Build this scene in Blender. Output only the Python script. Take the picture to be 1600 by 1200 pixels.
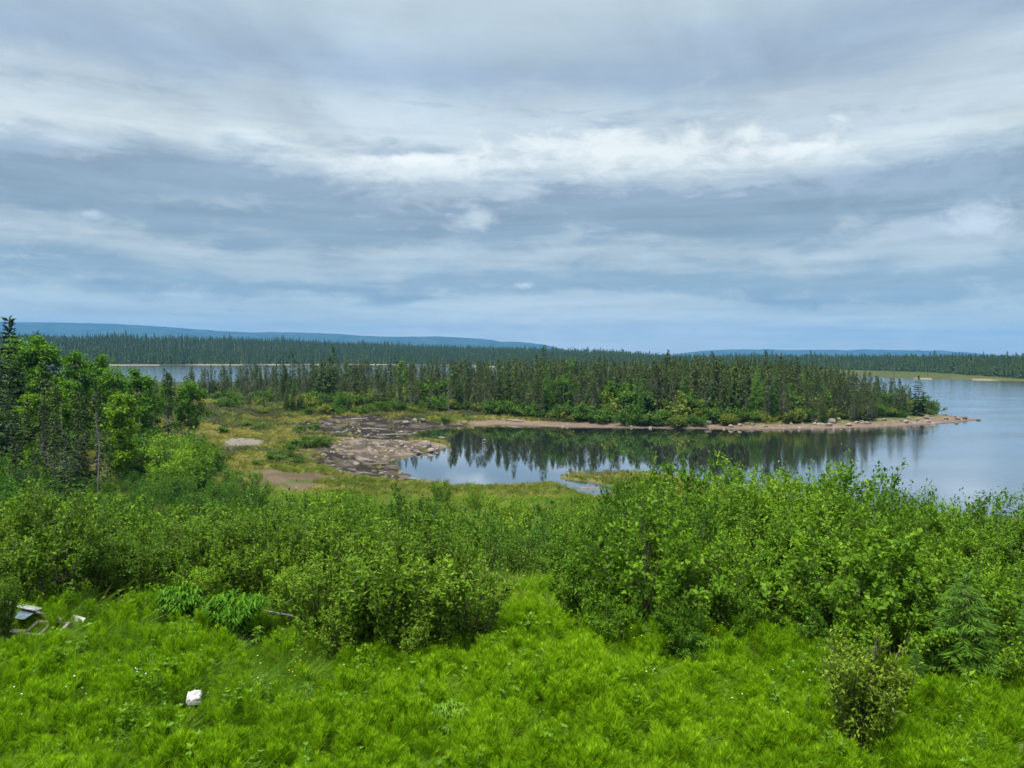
import bpy, math
import numpy as np
from mathutils import Matrix, Vector

# ------------------------------------------------------------------ reset
for o in list(bpy.data.objects):
    bpy.data.objects.remove(o, do_unlink=True)
scene = bpy.context.scene
COL = scene.collection
R = math.radians

# ------------------------------------------------------------------ camera
CAM_H, FPX, HOR, ROLL = 12.0, 1200.0, 551.5, 0.47
PITCH = math.degrees(math.atan((600 - HOR) / FPX))
cam_data = bpy.data.cameras.new('camera')
cam_data.lens = 36.0 * FPX / 1600.0
cam_data.sensor_width = 36.0
cam_data.clip_start = 0.1
cam_data.clip_end = 40000
cam = bpy.data.objects.new('camera', cam_data)
COL.objects.link(cam)
CAM_M = (Matrix.Translation((0, 0, CAM_H)) @ Matrix.Rotation(R(90 - PITCH), 4, 'X') @ Matrix.Rotation(R(ROLL), 4, 'Z'))
cam.matrix_world = CAM_M
scene.camera = cam
CAM_R = np.array(CAM_M.to_3x3())

# ------------------------------------------------------------------ render settings
scene.render.engine = 'CYCLES'
scene.cycles.max_bounces = 6
scene.cycles.diffuse_bounces = 2
scene.cycles.glossy_bounces = 3
scene.cycles.transmission_bounces = 3
scene.cycles.transparent_max_bounces = 4
scene.cycles.volume_bounces = 0
scene.cycles.caustics_reflective = False
scene.cycles.caustics_refractive = False
scene.cycles.use_denoising = True
scene.view_settings.view_transform = 'Standard'
scene.view_settings.look = 'None'
scene.view_settings.exposure = 2.0
scene.view_settings.gamma = 1.0
scene.view_settings.use_curve_mapping = False

# ------------------------------------------------------------------ node helpers
class NT:
    def __init__(self, tree):
        self.t = tree
        self.n = tree.nodes
        self.l = tree.links

    def new(self, typ, **kw):
        n = self.n.new(typ)
        for k, v in kw.items():
            setattr(n, k, v)
        return n

    def put(self, sock, v):
        if hasattr(v, 'is_linked') or isinstance(v, bpy.types.NodeSocket):
            self.l.new(v, sock)
        elif v is not None:
            if isinstance(v, (tuple, list)) and len(v) == 3 and sock.type == 'RGBA':
                v = (*v, 1.0)
            sock.default_value = v

    def math(self, op, a, b=None, c=None, clamp=False):
        n = self.new('ShaderNodeMath', operation=op, use_clamp=clamp)
        self.put(n.inputs[0], a)
        if b is not None:
            self.put(n.inputs[1], b)
        if c is not None:
            self.put(n.inputs[2], c)
        return n.outputs[0]

    def mix(self, f, a, b, blend='MIX', clamp=False):
        n = self.new('ShaderNodeMix', data_type='RGBA', blend_type=blend)
        n.clamp_factor = True
        self.put(n.inputs[0], f)
        self.put(n.inputs[6], a)
        self.put(n.inputs[7], b)
        return n.outputs[2]

    def noise(self, vec, scale, detail=4, rough=0.55, dist=0.0, dims='3D'):
        n = self.new('ShaderNodeTexNoise', noise_dimensions=dims)
        if vec is not None:
            self.l.new(vec, n.inputs['Vector'])
        n.inputs['Scale'].default_value = scale
        n.inputs['Detail'].default_value = detail
        n.inputs['Roughness'].default_value = rough
        n.inputs['Distortion'].default_value = dist
        return n.outputs['Fac']

    def ramp(self, f, stops, interp='LINEAR'):
        n = self.new('ShaderNodeValToRGB')
        cr = n.color_ramp
        cr.interpolation = interp
        while len(cr.elements) < len(stops):
            cr.elements.new(0.5)
        for e, (p, c) in zip(cr.elements, stops):
            e.position = p
            e.color = (*c, 1) if len(c) == 3 else c
        self.put(n.inputs[0], f)
        return n.outputs[0]

    def smooth(self, x, lo, hi):
        n = self.new('ShaderNodeMapRange', interpolation_type='SMOOTHSTEP')
        self.put(n.inputs[0], x)
        n.inputs[1].default_value = lo
        n.inputs[2].default_value = hi
        return n.outputs[0]

    def scalevec(self, v, s):
        n = self.new('ShaderNodeVectorMath', operation='MULTIPLY')
        self.l.new(v, n.inputs[0])
        n.inputs[1].default_value = s
        return n.outputs[0]


def srgb(r, g, b):
    f = lambda c: (c / 255 / 12.92) if c <= 10 else ((c / 255 + 0.055) / 1.055) ** 2.4
    return (f(r), f(g), f(b))


# ------------------------------------------------------------------ world: overcast sky
SUN_EL, SUN_AZ = 64.0, 225.0     # azimuth of the sun, clockwise from +Y
SKY_GAIN = 0.37
world = bpy.data.worlds.new('World')
scene.world = world
world.use_nodes = True
w = NT(world.node_tree)
w.n.clear()
out = w.new('ShaderNodeOutputWorld')
sky = w.new('ShaderNodeTexSky', sky_type='NISHITA')
sky.sun_disc = False
sky.sun_elevation = R(SUN_EL)
sky.sun_rotation = R(SUN_AZ)
bg_sky = w.new('ShaderNodeBackground')
bg_sky.inputs[1].default_value = 0.05
w.l.new(sky.outputs[0], bg_sky.inputs[0])

tc = w.new('ShaderNodeTexCoord')
dvec = tc.outputs['Generated']
sep = w.new('ShaderNodeSeparateXYZ')
w.l.new(dvec, sep.inputs[0])
dx, dy, dz = sep.outputs
# slow warp of the cloud decks, finer raggedness, thin streaks low down, soft patches higher up
low = w.math('SUBTRACT', 1.0, w.math('MULTIPLY', w.smooth(dz, 0.16, 0.36), .8))
plane = w.new('ShaderNodeVectorMath', operation='DIVIDE')
w.l.new(dvec, plane.inputs[0])
dcomb = w.new('ShaderNodeCombineXYZ')
den = w.math('ADD', w.math('MAXIMUM', dz, 0.0), 0.12)
w.l.new(den, dcomb.inputs[0]); w.l.new(den, dcomb.inputs[1]); dcomb.inputs[2].default_value = 1.0
w.l.new(dcomb.outputs[0], plane.inputs[1])
pvec = plane.outputs[0]
n_big = w.noise(w.scalevec(dvec, (1.3, 1.3, 5.0)), 1.6, 3, 0.5)
n_mid = w.noise(w.scalevec(dvec, (2.2, 2.2, 12.0)), 2.6, 5, 0.6, 0.6)
n_fin = w.noise(w.scalevec(dvec, (3.2, 3.2, 8.5)), 5.0, 9, 0.66, 0.7)
n_pla = w.noise(w.scalevec(pvec, (1.0, .8, .0)), 1.1, 6, 0.58, 0.8)
zz = w.math('ADD', dz, w.math('MULTIPLY', w.math('SUBTRACT', n_big, 0.5), 0.15))
zz = w.math('ADD', zz, w.math('MULTIPLY', w.math('MULTIPLY', w.math('SUBTRACT', n_mid, 0.5), 0.055), low))
zz = w.math('ADD', zz, w.math('MULTIPLY', w.math('MULTIPLY', w.math('SUBTRACT', n_fin, 0.5), 0.062), low))
deck = w.ramp(zz, [
    (0.000, srgb(208, 214, 214)),
    (0.030, srgb(190, 201, 204)),
    (0.058, srgb(178, 193, 199)),
    (0.088, srgb(136, 157, 172)),
    (0.122, srgb(166, 180, 188)),
    (0.158, srgb(128, 147, 163)),
    (0.196, srgb(132, 149, 166)),
    (0.216, srgb(166, 181, 193)),
    (0.236, srgb(194, 205, 211)),
    (0.262, srgb(184, 197, 206)),
    (0.295, srgb(176, 191, 203)),
    (0.340, srgb(150, 169, 190)),
    (0.400, srgb(170, 186, 198)),
    (0.520, srgb(188, 200, 208)),
    (0.700, srgb(184, 197, 208)),
    (1.000, srgb(204, 213, 219)),
], 'EASE')
n_str = w.noise(w.scalevec(dvec, (1.6, 1.6, 24.0)), 3.0, 6, 0.6, 0.4)
streak = w.math('ADD', w.math('MULTIPLY', w.math('MULTIPLY', w.math('SUBTRACT', n_str, 0.5), 0.65), low), 1.0)
n_pat = w.noise(w.scalevec(dvec, (2.0, 2.0, 5.0)), 2.0, 6, 0.6, 0.3)
patch = w.math('ADD', w.math('MULTIPLY', w.math('SUBTRACT', n_pat, 0.5), 0.36), 1.0)
patch = w.math('MULTIPLY', patch, w.math('ADD', w.math('MULTIPLY', w.math('MULTIPLY', w.math('SUBTRACT', n_pla, 0.5), 0.9), w.smooth(dz, .12, .3)), 1.0))
gain = w.math('MULTIPLY', streak, patch)
cl = w.new('ShaderNodeVectorMath', operation='SCALE')
w.l.new(deck, cl.inputs[0])
w.l.new(gain, cl.inputs['Scale'])
cloud = cl.outputs[0]
n_shr = w.noise(w.scalevec(dvec, (2.4, 2.4, 9.5)), 3.2, 9, 0.64, 0.3)
shred = w.math('MULTIPLY', w.smooth(n_shr, .53, .70), w.math('MULTIPLY', w.smooth(dz, .13, .20), w.smooth(dz, .36, .27)))
cloud = w.mix(w.math('MULTIPLY', shred, .6), cloud, srgb(138, 157, 177))
pale = w.math('MULTIPLY', w.smooth(n_shr, .47, .30), w.math('MULTIPLY', w.smooth(dz, .05, .12), w.smooth(dz, .40, .25)))
cloud = w.mix(w.math('MULTIPLY', pale, .30), cloud, srgb(206, 215, 220))


def direction(px, py):
    d = CAM_R @ np.array([px - 800, 600 - py, -FPX])
    return d / np.linalg.norm(d)


# small cumulus tufts that float below the deck
n_puf = w.noise(w.scalevec(dvec, (1.0, 1.0, 2.0)), 15.0, 9, 0.66, 0.3)
for (px, py, rx, rz, amp, col) in [
    (728, 340, .046, .024, .85, (190, 202, 210)), (700, 394, .080, .022, .70, (172, 188, 201)), (600, 318, .06, .014, .5, (160, 176, 192)),
    (822, 445, .022, .008, .95, (192, 208, 220)), (1430, 356, .120, .024, .8, (176, 190, 203)),
    (1530, 342, .050, .024, .90, (190, 203, 217)), (136, 333, .024, .008, .8, (190, 204, 216)),
    (1010, 402, .035, .010, .6, (172, 192, 212)), (1570, 518, .040, .008, .7, (176, 200, 218)),
    (1305, 285, .070, .022, .55, (166, 180, 198)), (60, 232, .060, .008, .6, (150, 168, 190)),
    (640, 250, .110, .012, .75, (240, 243, 244)), (1010, 236, .30, .040, .75, (226, 232, 233)), (620, 262, .18, .022, .6, (218, 226, 230)), (1240, 232, .12, .012, .7, (226, 232, 236)),
    (1440, 285, .17, .034, .75, (150, 166, 186)), (250, 300, .22, .03, .5, (140, 160, 180)), (880, 520, .050, .006, .5, (170, 196, 214)),
]:
    d = direction(px, py)
    right = np.array([d[1], -d[0], 0]); right /= np.linalg.norm(right)
    u = w.math('ADD', w.math('MULTIPLY', dx, float(right[0])), w.math('MULTIPLY', dy, float(right[1])))
    fwd = w.math('GREATER_THAN', w.math('ADD', w.math('MULTIPLY', dx, float(d[0])), w.math('MULTIPLY', dy, float(d[1]))), 0.0)
    a = w.math('POWER', w.math('DIVIDE', u, rx), 2.0)
    b = w.math('POWER', w.math('DIVIDE', w.math('SUBTRACT', dz, float(d[2])), rz), 2.0)
    rr = w.math('SUBTRACT', 1.0, w.math('SQRT', w.math('ADD', a, b)))
    m = w.smooth(w.math('ADD', rr, w.math('MULTIPLY', w.math('SUBTRACT', n_puf, 0.5), 2.8)), 0.15, 1.0)
    m = w.math('MULTIPLY', w.math('MULTIPLY', m, fwd), amp)
    cloud = w.mix(m, cloud, srgb(*col))
cloud = w.mix(1.0, cloud, (1.0, .985, .94), 'MULTIPLY')
# an overcast dome is brighter overhead than at its rim
lift = w.math('ADD', 0.92, w.math('MULTIPLY', w.smooth(dz, 0.40, 1.0), 2.2))
bg_cloud = w.new('ShaderNodeBackground')
w.l.new(cloud, bg_cloud.inputs[0])
w.l.new(w.math('MULTIPLY', lift, SKY_GAIN), bg_cloud.inputs[1])
mixs = w.new('ShaderNodeMixShader')
mixs.inputs[0].default_value = 0.95
w.l.new(bg_sky.outputs[0], mixs.inputs[1])
w.l.new(bg_cloud.outputs[0], mixs.inputs[2])
w.l.new(mixs.outputs[0], out.inputs[0])

# ------------------------------------------------------------------ sun behind thin cloud
sl = bpy.data.lights.new('sun', 'SUN')
sl.energy = 1.5
sl.angle = R(14)
sl.color = (1.0, 0.96, 0.88)
so = bpy.data.objects.new('sun', sl)
COL.objects.link(so)
az = R(SUN_AZ)
sdir = Vector((math.sin(az) * math.cos(R(SUN_EL)), math.cos(az) * math.cos(R(SUN_EL)), math.sin(R(SUN_EL))))
so.rotation_euler = sdir.to_track_quat('Z', 'Y').to_euler()
so.location = (0, 0, 60)

# ================================================================== geometry helpers
def ray(px, py):
    return CAM_R @ np.array([(px - 800) / FPX, (600 - py) / FPX, -1.0])


def at(px, py, z=0.0):
    d = ray(px, py)
    t = (z - CAM_H) / d[2]
    return np.array([d[0] * t, d[1] * t])


def at_dist(px, dist):
    """x, y of the point at ground distance dist along the bearing of picture column px (on the horizon)."""
    d = ray(px, HOR + (px - 800) * math.tan(R(ROLL)))
    s = dist / d[1]
    return np.array([d[0] * s, dist])


def z_of(px, py, dist):
    d = ray(px, py)
    return CAM_H + d[2] / d[1] * dist


def hash2(ix, iy, seed):
    h = (ix.astype(np.int64) * 374761393 + iy.astype(np.int64) * 668265263 + seed * 1442695041) & 0x7fffffff
    h = ((h ^ (h >> 13)) * 1274126177) & 0x7fffffff
    h = (h ^ (h >> 16)) & 0xffff
    return h / 65535.0


def vnoise(x, y, seed=0):
    ix, iy = np.floor(x), np.floor(y)
    fx, fy = x - ix, y - iy
    fx, fy = fx * fx * (3 - 2 * fx), fy * fy * (3 - 2 * fy)
    a = hash2(ix, iy, seed); b = hash2(ix + 1, iy, seed)
    c = hash2(ix, iy + 1, seed); d = hash2(ix + 1, iy + 1, seed)
    return (a * (1 - fx) + b * fx) * (1 - fy) + (c * (1 - fx) + d * fx) * fy


def fbm(x, y, scale, seed=0, octs=4):
    v, amp, tot = 0, 1.0, 0
    for k in range(octs):
        v = v + amp * vnoise(x * scale * 2 ** k, y * scale * 2 ** k, seed + k * 17)
        tot += amp
        amp *= 0.5
    return v / tot


def sstep(a, b, x):
    t = np.clip((x - a) / (b - a), 0, 1)
    return t * t * (3 - 2 * t)


def inpoly(P, x, y):
    res = np.zeros(x.shape, bool)
    n = len(P)
    for i in range(n):
        x1, y1 = P[i]; x2, y2 = P[(i + 1) % n]
        if y1 == y2:
            continue
        c = ((y1 > y) != (y2 > y)) & (x < (x2 - x1) * (y - y1) / (y2 - y1) + x1)
        res ^= c
    return res


def edgedist(P, x, y, closed=True):
    best = np.full(x.shape, 1e18)
    n = len(P)
    for i in range(n if closed else n - 1):
        x1, y1 = P[i]; x2, y2 = P[(i + 1) % n]
        ex, ey = x2 - x1, y2 - y1
        L2 = ex * ex + ey * ey + 1e-9
        t = np.clip(((x - x1) * ex + (y - y1) * ey) / L2, 0, 1)
        best = np.minimum(best, (x - x1 - t * ex) ** 2 + (y - y1 - t * ey) ** 2)
    return np.sqrt(best)


def pxpoly(pts, z=0.0):
    return [tuple(at(px, py, z)) for px, py in pts]


FRONT_PX = [(1532, 656), (1490, 661), (1460, 663), (1400, 667), (1300, 670), (1200, 672), (1100, 670), (1000, 669), (900, 668), (800, 665),
            (775, 664), (720, 667), (670, 670), (645, 675), (640, 681), (660, 687), (690, 691), (703, 696), (690, 704), (662, 708),
            (640, 713), (616, 722)]
NEARSH_PX = [(628, 731), (620, 738), (645, 742), (638, 748), (665, 752), (690, 757), (712, 760), (770, 761), (830, 758), (868, 755), (885, 762), (905, 770),
             (935, 778), (955, 772), (962, 764), (940, 757), (912, 752), (880, 748), (874, 744), (895, 740), (950, 740), (1015, 741),
             (1070, 748), (1150, 768), (1300, 796), (1450, 815), (1700, 830), (2200, 845)]
BACK_PX = [(-400, 612), (0, 606), (170, 599), (400, 599), (600, 600), (800, 602), (1000, 606), (1150, 610), (1250, 617), (1350, 629),
           (1430, 641), (1465, 648), (1500, 652)]
FRONT = pxpoly(FRONT_PX)
NEAR = [(-600, -80)] + [(-600, 235)] + pxpoly(BACK_PX) + FRONT + pxpoly(NEARSH_PX) + [(260, 40), (260, -80)]
FAR_PX = [(-900, 566), (-300, 569), (0, 570.5), (170, 571), (400, 570.5), (560, 570), (700, 571), (800, 575), (900, 577), (960, 577), (1040, 578),
          (1100, 580), (1200, 583), (1300, 586), (1400, 591), (1440, 592), (1500, 593), (1600, 596), (1800, 600), (2300, 606)]
FAR = pxpoly(FAR_PX) + [(9000, 1500), (9000, 12000), (-9000, 12000), (-9000, 900)]
LAGOON = pxpoly([(985, 567.8), (1020, 570.2), (1100, 570.6), (1142, 570), (1142, 566.6), (1060, 565.6), (1000, 565.4)])

CREST_PX = [-900, 0, 400, 600, 780, 900, 1000, 1045, 1150, 1300, 1600, 2300]
CREST_Z = [20, 19, 18.5, 14.5, 10.2, 7.6, 5.0, 2.8, 1.2, 2.0, 3.6, 6]
CREST_T = [(p - 800) / FPX for p in CREST_PX]


def masks(x, y):
    near = inpoly(NEAR, x, y)
    far = inpoly(FAR, x, y)
    lag = inpoly(LAGOON, x, y)
    dn = edgedist(NEAR, x, y)
    df = edgedist(FAR, x, y)
    dl = edgedist(LAGOON, x, y)
    return near, far & ~lag, lag, dn, df, dl


def ground(x, y, want=False):
    x = np.asarray(x, float); y = np.asarray(y, float)
    near, far, lag, dn, df, dl = masks(x, y)
    wob = (fbm(x, y, 0.35, 5, 3) - 0.5) * 2.4 * sstep(25, 60, y)
    hb = np.interp(y, [-80, 13.5, 16, 18.5, 22, 26, 32, 40, 50, 58, 70, 80, 110, 160, 260],
                   [7.0, 7.0, 6.7, 6.05, 4.95, 3.95, 2.7, 1.65, 0.95, 0.62, 0.55, 0.65, 1.5, 1.9, 1.6])
    left = sstep(6, 30, -x - 0.10 * y) * sstep(22, 45, y) * sstep(170, 90, y)
    hb = hb + 1.5 * left
    rise = np.interp(dn + wob, [-3, 0, 1.5, 4, 10, 25, 60], [0.04, 0.07, 0.16, 0.42, 0.9, 1.6, 12])
    zn = np.minimum(hb, rise) + (fbm(x, y, 0.25, 9, 4) - 0.5) * (0.35 * sstep(0.5, 6, dn)) * sstep(5, 12, y)
    zn = np.maximum(zn, 0.03)
    # far shore: flat bog or beach, then a low wooded rise
    t = x / np.maximum(y, 1)
    zc = np.interp(t, CREST_T, CREST_Z)
    flat = np.interp(t, [(p - 800) / FPX for p in (700, 950, 1250, 1450, 1620)], [14, 70, 150, 120, 12])
    dd = np.minimum(df, np.where(lag, 0, dl))
    zf = 0.12 + 0.5 * sstep(0, 15, dd) + np.maximum(zc - 0.6, 0) * sstep(0, 330, df - flat) + (fbm(x, y, 0.008, 31, 3) - 0.5) * 5 * sstep(60, 260, df - flat)
    zf = np.maximum(zf, 0.1)
    depth = np.minimum(dn, np.minimum(df, np.where(lag, dl, 1e9)))
    zw = -0.06 - np.minimum(depth * 0.10, 2.0)
    z = np.where(near, zn, np.where(far, zf, zw))
    if want:
        return z, near, far, dn, df, dl, flat
    return z


def g1(x, y):
    return float(ground(np.array([x]), np.array([y]))[0])


def on_ground(px, py, near_only=True):
    """Where the sight line of a picture point meets the terrain."""
    d = ray(px, py)
    ts = np.concatenate([np.linspace(6, 300, 2400), np.linspace(300, 1500, 1200)])
    xs, ys, zs = d[0] * ts, d[1] * ts, CAM_H + d[2] * ts
    below = zs < ground(xs, ys)
    k = int(np.argmax(below)) if below.any() else len(ts) - 1
    return float(xs[k]), float(ys[k])


class MB:
    """Collects vertices and faces, links them as one mesh."""
    def __init__(self):
        self.v, self.q, self.t, self.qm, self.tm, self.n = [], [], [], [], [], 0

    def add(self, v, f, mat=0):
        v = np.asarray(v, np.float32).reshape(-1, 3)
        f = np.asarray(f, np.int64)
        if f.shape[1] == 4:
            self.q.append(f + self.n); self.qm.append(np.full(len(f), mat))
        else:
            self.t.append(f + self.n); self.tm.append(np.full(len(f), mat))
        self.v.append(v)
        self.n += len(v)

    def mesh(self, name, mats, smooth=False):
        me = bpy.data.meshes.new(name)
        v = np.concatenate(self.v)
        q = np.concatenate(self.q) if self.q else np.zeros((0, 4), np.int64)
        t = np.concatenate(self.t) if self.t else np.zeros((0, 3), np.int64)
        loops = np.concatenate([q.ravel(), t.ravel()]).astype(np.int32)
        starts = np.concatenate([np.arange(len(q)) * 4, len(q) * 4 + np.arange(len(t)) * 3]).astype(np.int32)
        mi = np.concatenate((self.qm if self.qm else [np.zeros(0)]) + (self.tm if self.tm else [np.zeros(0)])).astype(np.int32)
        me.vertices.add(len(v)); me.vertices.foreach_set('co', v.ravel())
        me.loops.add(len(loops)); me.loops.foreach_set('vertex_index', loops)
        me.polygons.add(len(starts)); me.polygons.foreach_set('loop_start', starts)
        me.polygons.foreach_set('material_index', mi)
        if smooth:
            me.polygons.foreach_set('use_smooth', np.ones(len(starts), bool))
        for m in mats:
            me.materials.append(m)
        me.update(calc_edges=True)
        me.validate()
        return me


def nrm(v):
    return v / np.maximum(np.linalg.norm(v, axis=-1, keepdims=True), 1e-9)


def leaves(mb, P, D, N, L, W, mat=0, fold=0.18):
    """One folded lozenge per leaf."""
    D = nrm(D)
    S = nrm(np.cross(D, N))
    N = np.cross(S, D)
    L = np.asarray(L)[:, None]; W = np.asarray(W)[:, None]
    mid = P + D * L * 0.45
    V = np.stack([P, mid + S * W * .5 + N * W * fold, P + D * L - N * L * 0.12, mid - S * W * .5 + N * W * fold], 1)
    n = len(P)
    mb.add(V.reshape(-1, 3), np.arange(n * 4).reshape(n, 4), mat)


def blades(mb, P, D, N, L, W, mat=0, droop=0.25):
    """Grass blade: a quad and a tip triangle, bent over."""
    D = nrm(D); S = nrm(np.cross(D, N))
    L = np.asarray(L)[:, None]; W = np.asarray(W)[:, None]
    M = P + D * L * .55
    out = nrm(D * np.array([1, 1, 0]) + 1e-4)
    T = P + D * L * .92 + out * L * droop - np.array([0, 0, 1]) * L * droop * .35
    V = np.stack([P - S * W * .5, P + S * W * .5, M + S * W * .42, M - S * W * .42, T], 1)
    n = len(P); b = np.arange(n)[:, None] * 5
    mb.add(V.reshape(-1, 3), b + np.array([[0, 1, 2, 3]]), mat)
    mb.add(np.zeros((0, 3)), (b + np.array([[3, 2, 4]])) - n * 5, mat)


def tubes(mb, P, Rad, sides=4, mat=0):
    """P (n,k,3) centre lines, Rad (n,k)."""
    P = np.asarray(P, float); Rad = np.asarray(Rad, float)
    n, k, _ = P.shape
    T = nrm(np.gradient(P, axis=1))
    ref = np.where(np.abs(T[..., 2:3]) > .9, np.array([1., 0, 0]), np.array([0, 0, 1.]))
    U = nrm(np.cross(T, ref)); V = np.cross(T, U)
    a = np.arange(sides) / sides * 2 * np.pi
    ring = (U[:, :, None] * np.cos(a)[None, None, :, None] + V[:, :, None] * np.sin(a)[None, None, :, None]) * Rad[:, :, None, None] + P[:, :, None]
    idx = np.arange(n * k * sides).reshape(n, k, sides)
    nx = np.roll(idx, -1, axis=2)
    f = np.stack([idx[:, :-1], nx[:, :-1], nx[:, 1:], idx[:, 1:]], -1).reshape(-1, 4)
    mb.add(ring.reshape(-1, 3), f, mat)


def link(name, me, parent=None):
    o = bpy.data.objects.new(name, me)
    COL.objects.link(o)
    if parent is not None:
        o.parent = parent
    return o


def tag(o, label=None, cat=None, group=None, kind=None):
    if label: o['label'] = label
    if cat: o['category'] = cat
    if group: o['group'] = group
    if kind: o['kind'] = kind
    return o


def empty(name, loc, rz=0.0, s=1.0):
    o = bpy.data.objects.new(name, None)
    o.empty_display_size = 0.3
    COL.objects.link(o)
    o.location = loc
    o.rotation_euler = (0, 0, rz)
    o.scale = (s, s, s) if np.isscalar(s) else s
    return o


# ================================================================== materials
def material(name):
    m = bpy.data.materials.new(name)
    m.use_nodes = True
    t = NT(m.node_tree)
    t.n.clear()
    o = t.new('ShaderNodeOutputMaterial')
    return m, t, o


def foliage(name, dark, mid, light, trans=0.33, rough=0.6, spec=0.12, objvar=0.35, glow=(1.15, 1.25, 0.5)):
    m, t, o = material(name)
    geo = t.new('ShaderNodeNewGeometry')
    oi = t.new('ShaderNodeObjectInfo')
    rnd = t.math('ADD', t.math('MULTIPLY', geo.outputs['Random Per Island'], 1 - objvar), t.math('MULTIPLY', oi.outputs['Random'], objvar))
    nz = t.noise(geo.outputs['Position'], 0.9, 2)
    rnd = t.math('ADD', rnd, t.math('MULTIPLY', t.math('SUBTRACT', nz, .5), .5))
    nb_ = t.noise(geo.outputs['Position'], 0.22, 2)
    rnd = t.math('ADD', rnd, t.math('MULTIPLY', t.math('SUBTRACT', nb_, .5), .5))
    c = t.ramp(rnd, [(0.10, dark), (0.5, mid), (0.92, light)])
    p = t.new('ShaderNodeBsdfPrincipled')
    t.l.new(c, p.inputs['Base Color'])
    p.inputs['Roughness'].default_value = rough
    p.inputs['Specular IOR Level'].default_value = spec
    tr = t.new('ShaderNodeBsdfTranslucent')
    t.l.new(t.mix(1.0, c, glow, 'MULTIPLY'), tr.inputs[0])
    mx = t.new('ShaderNodeMixShader')
    mx.inputs[0].default_value = trans
    t.l.new(p.outputs[0], mx.inputs[1]); t.l.new(tr.outputs[0], mx.inputs[2])
    t.l.new(mx.outputs[0], o.inputs[0])
    return m


def plain(name, c1, c2, scale=6.0, rough=0.8, spec=0.3, bump=0.3, stretch=(1, 1, 1), obj=True, metallic=0.0):
    m, t, o = material(name)
    tcn = t.new('ShaderNodeTexCoord')
    v = t.scalevec(tcn.outputs['Object'], stretch)
    oi = t.new('ShaderNodeObjectInfo')
    f = t.noise(v, scale, 6, .65)
    f = t.math('ADD', t.math('MULTIPLY', t.math('SUBTRACT', f, .5), 2.0), t.math('ADD', t.math('MULTIPLY', oi.outputs['Random'], .5), .25))
    c = t.ramp(f, [(0.15, c1), (0.85, c2)])
    p = t.new('ShaderNodeBsdfPrincipled')
    t.l.new(c, p.inputs['Base Color'])
    p.inputs['Roughness'].default_value = rough
    p.inputs['Specular IOR Level'].default_value = spec
    p.inputs['Metallic'].default_value = metallic
    if bump:
        b = t.new('ShaderNodeBump')
        b.inputs['Strength'].default_value = bump
        b.inputs['Distance'].default_value = 0.03
        t.l.new(t.noise(v, scale * 3, 5, .6), b.inputs['Height'])
        t.l.new(b.outputs[0], p.inputs['Normal'])
    t.l.new(p.outputs[0], o.inputs[0])
    return m


M = {}
M['alder'] = foliage('alder leaf', (.034, .088, .004), (.084, .178, .006), (.185, .300, .016), objvar=.55)
M['willow'] = foliage('willow leaf', (.048, .100, .006), (.098, .182, .009), (.185, .290, .020), objvar=.5)
M['redwillow'] = foliage('reddish willow leaf', (.070, .120, .008), (.135, .215, .012), (.230, .310, .026), objvar=.1)
M['farbush'] = foliage('shore bush leaf', (.034, .080, .010), (.064, .135, .014), (.115, .190, .024))
M['yellowbush'] = foliage('sweet gale leaf', (.08, .11, .014), (.13, .16, .02), (.19, .21, .03))
M['birch'] = foliage('birch leaf', (.042, .110, .008), (.082, .185, .012), (.150, .275, .022))
M['spruce'] = foliage('spruce needle', (.034, .066, .012), (.066, .115, .018), (.120, .175, .030), trans=.12, rough=.6, spec=.2)
M['spruce_dark'] = foliage('black spruce needle', (.034, .056, .013), (.066, .094, .021), (.115, .142, .034), trans=.1, rough=.6, spec=.2)
M['larch'] = foliage('larch needle', (.050, .130, .010), (.085, .190, .014), (.140, .260, .024), trans=.3)
M['farneedle'] = foliage('far spruce needle', (.018, .036, .010), (.036, .062, .015), (.062, .092, .022), trans=.0, rough=.7, spec=.1, objvar=0)
M['deadtwig'] = plain('dead grey twig', (.10, .095, .085), (.20, .19, .17), 8, bump=0)
M['bark'] = plain('alder bark', (.05, .04, .03), (.12, .10, .08), 14, bump=.2)
M['birchbark'] = plain('birch bark', (.20, .17, .14), (.55, .52, .47), 9, bump=.1, stretch=(1, 1, 3))
M['sprucebark'] = plain('spruce bark', (.06, .05, .042), (.15, .13, .115), 9, bump=.3)
M['horsetail'] = foliage('horsetail', (.112, .220, .004), (.190, .345, .005), (.290, .455, .012), trans=.45, rough=.6, spec=.1, objvar=.5)
M['grass'] = foliage('meadow grass', (.064, .148, .006), (.118, .240, .009), (.220, .335, .022), trans=.4, spec=.25, objvar=.45)
M['herb'] = foliage('herb leaf', (.065, .160, .006), (.125, .250, .010), (.210, .340, .020), trans=.4, spec=.3, objvar=.4)
M['peony'] = foliage('clump leaf', (.032, .108, .003), (.060, .168, .005), (.108, .245, .010), trans=.35, spec=.12, objvar=.1)
M['boggrass'] = foliage('bog grass', (.130, .135, .022), (.225, .210, .042), (.360, .300, .095), trans=.3, spec=.15, objvar=.75)
M['boggreen'] = foliage('bog sedge', (.080, .115, .016), (.135, .175, .022), (.220, .235, .038), trans=.3, spec=.15, objvar=.7)
M['heath'] = foliage('heath leaf', (.042, .056, .016), (.078, .090, .026), (.130, .118, .042), trans=.15, spec=.2, objvar=.7)
M['rock'] = plain('granite', (.085, .070, .060), (.27, .22, .185), 3.5, rough=.85, bump=.5)
M['wetrock'] = plain('wet dark rock', (.05, .045, .04), (.15, .13, .11), 3.5, rough=.5, bump=.5)
M['drift'] = plain('driftwood', (.16, .14, .12), (.42, .38, .33), 6, bump=.3, stretch=(1, 6, 6))
M['greywood'] = plain('weathered wood', (.09, .075, .055), (.30, .265, .21), 8, bump=.3, stretch=(1, 8, 8))
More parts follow.
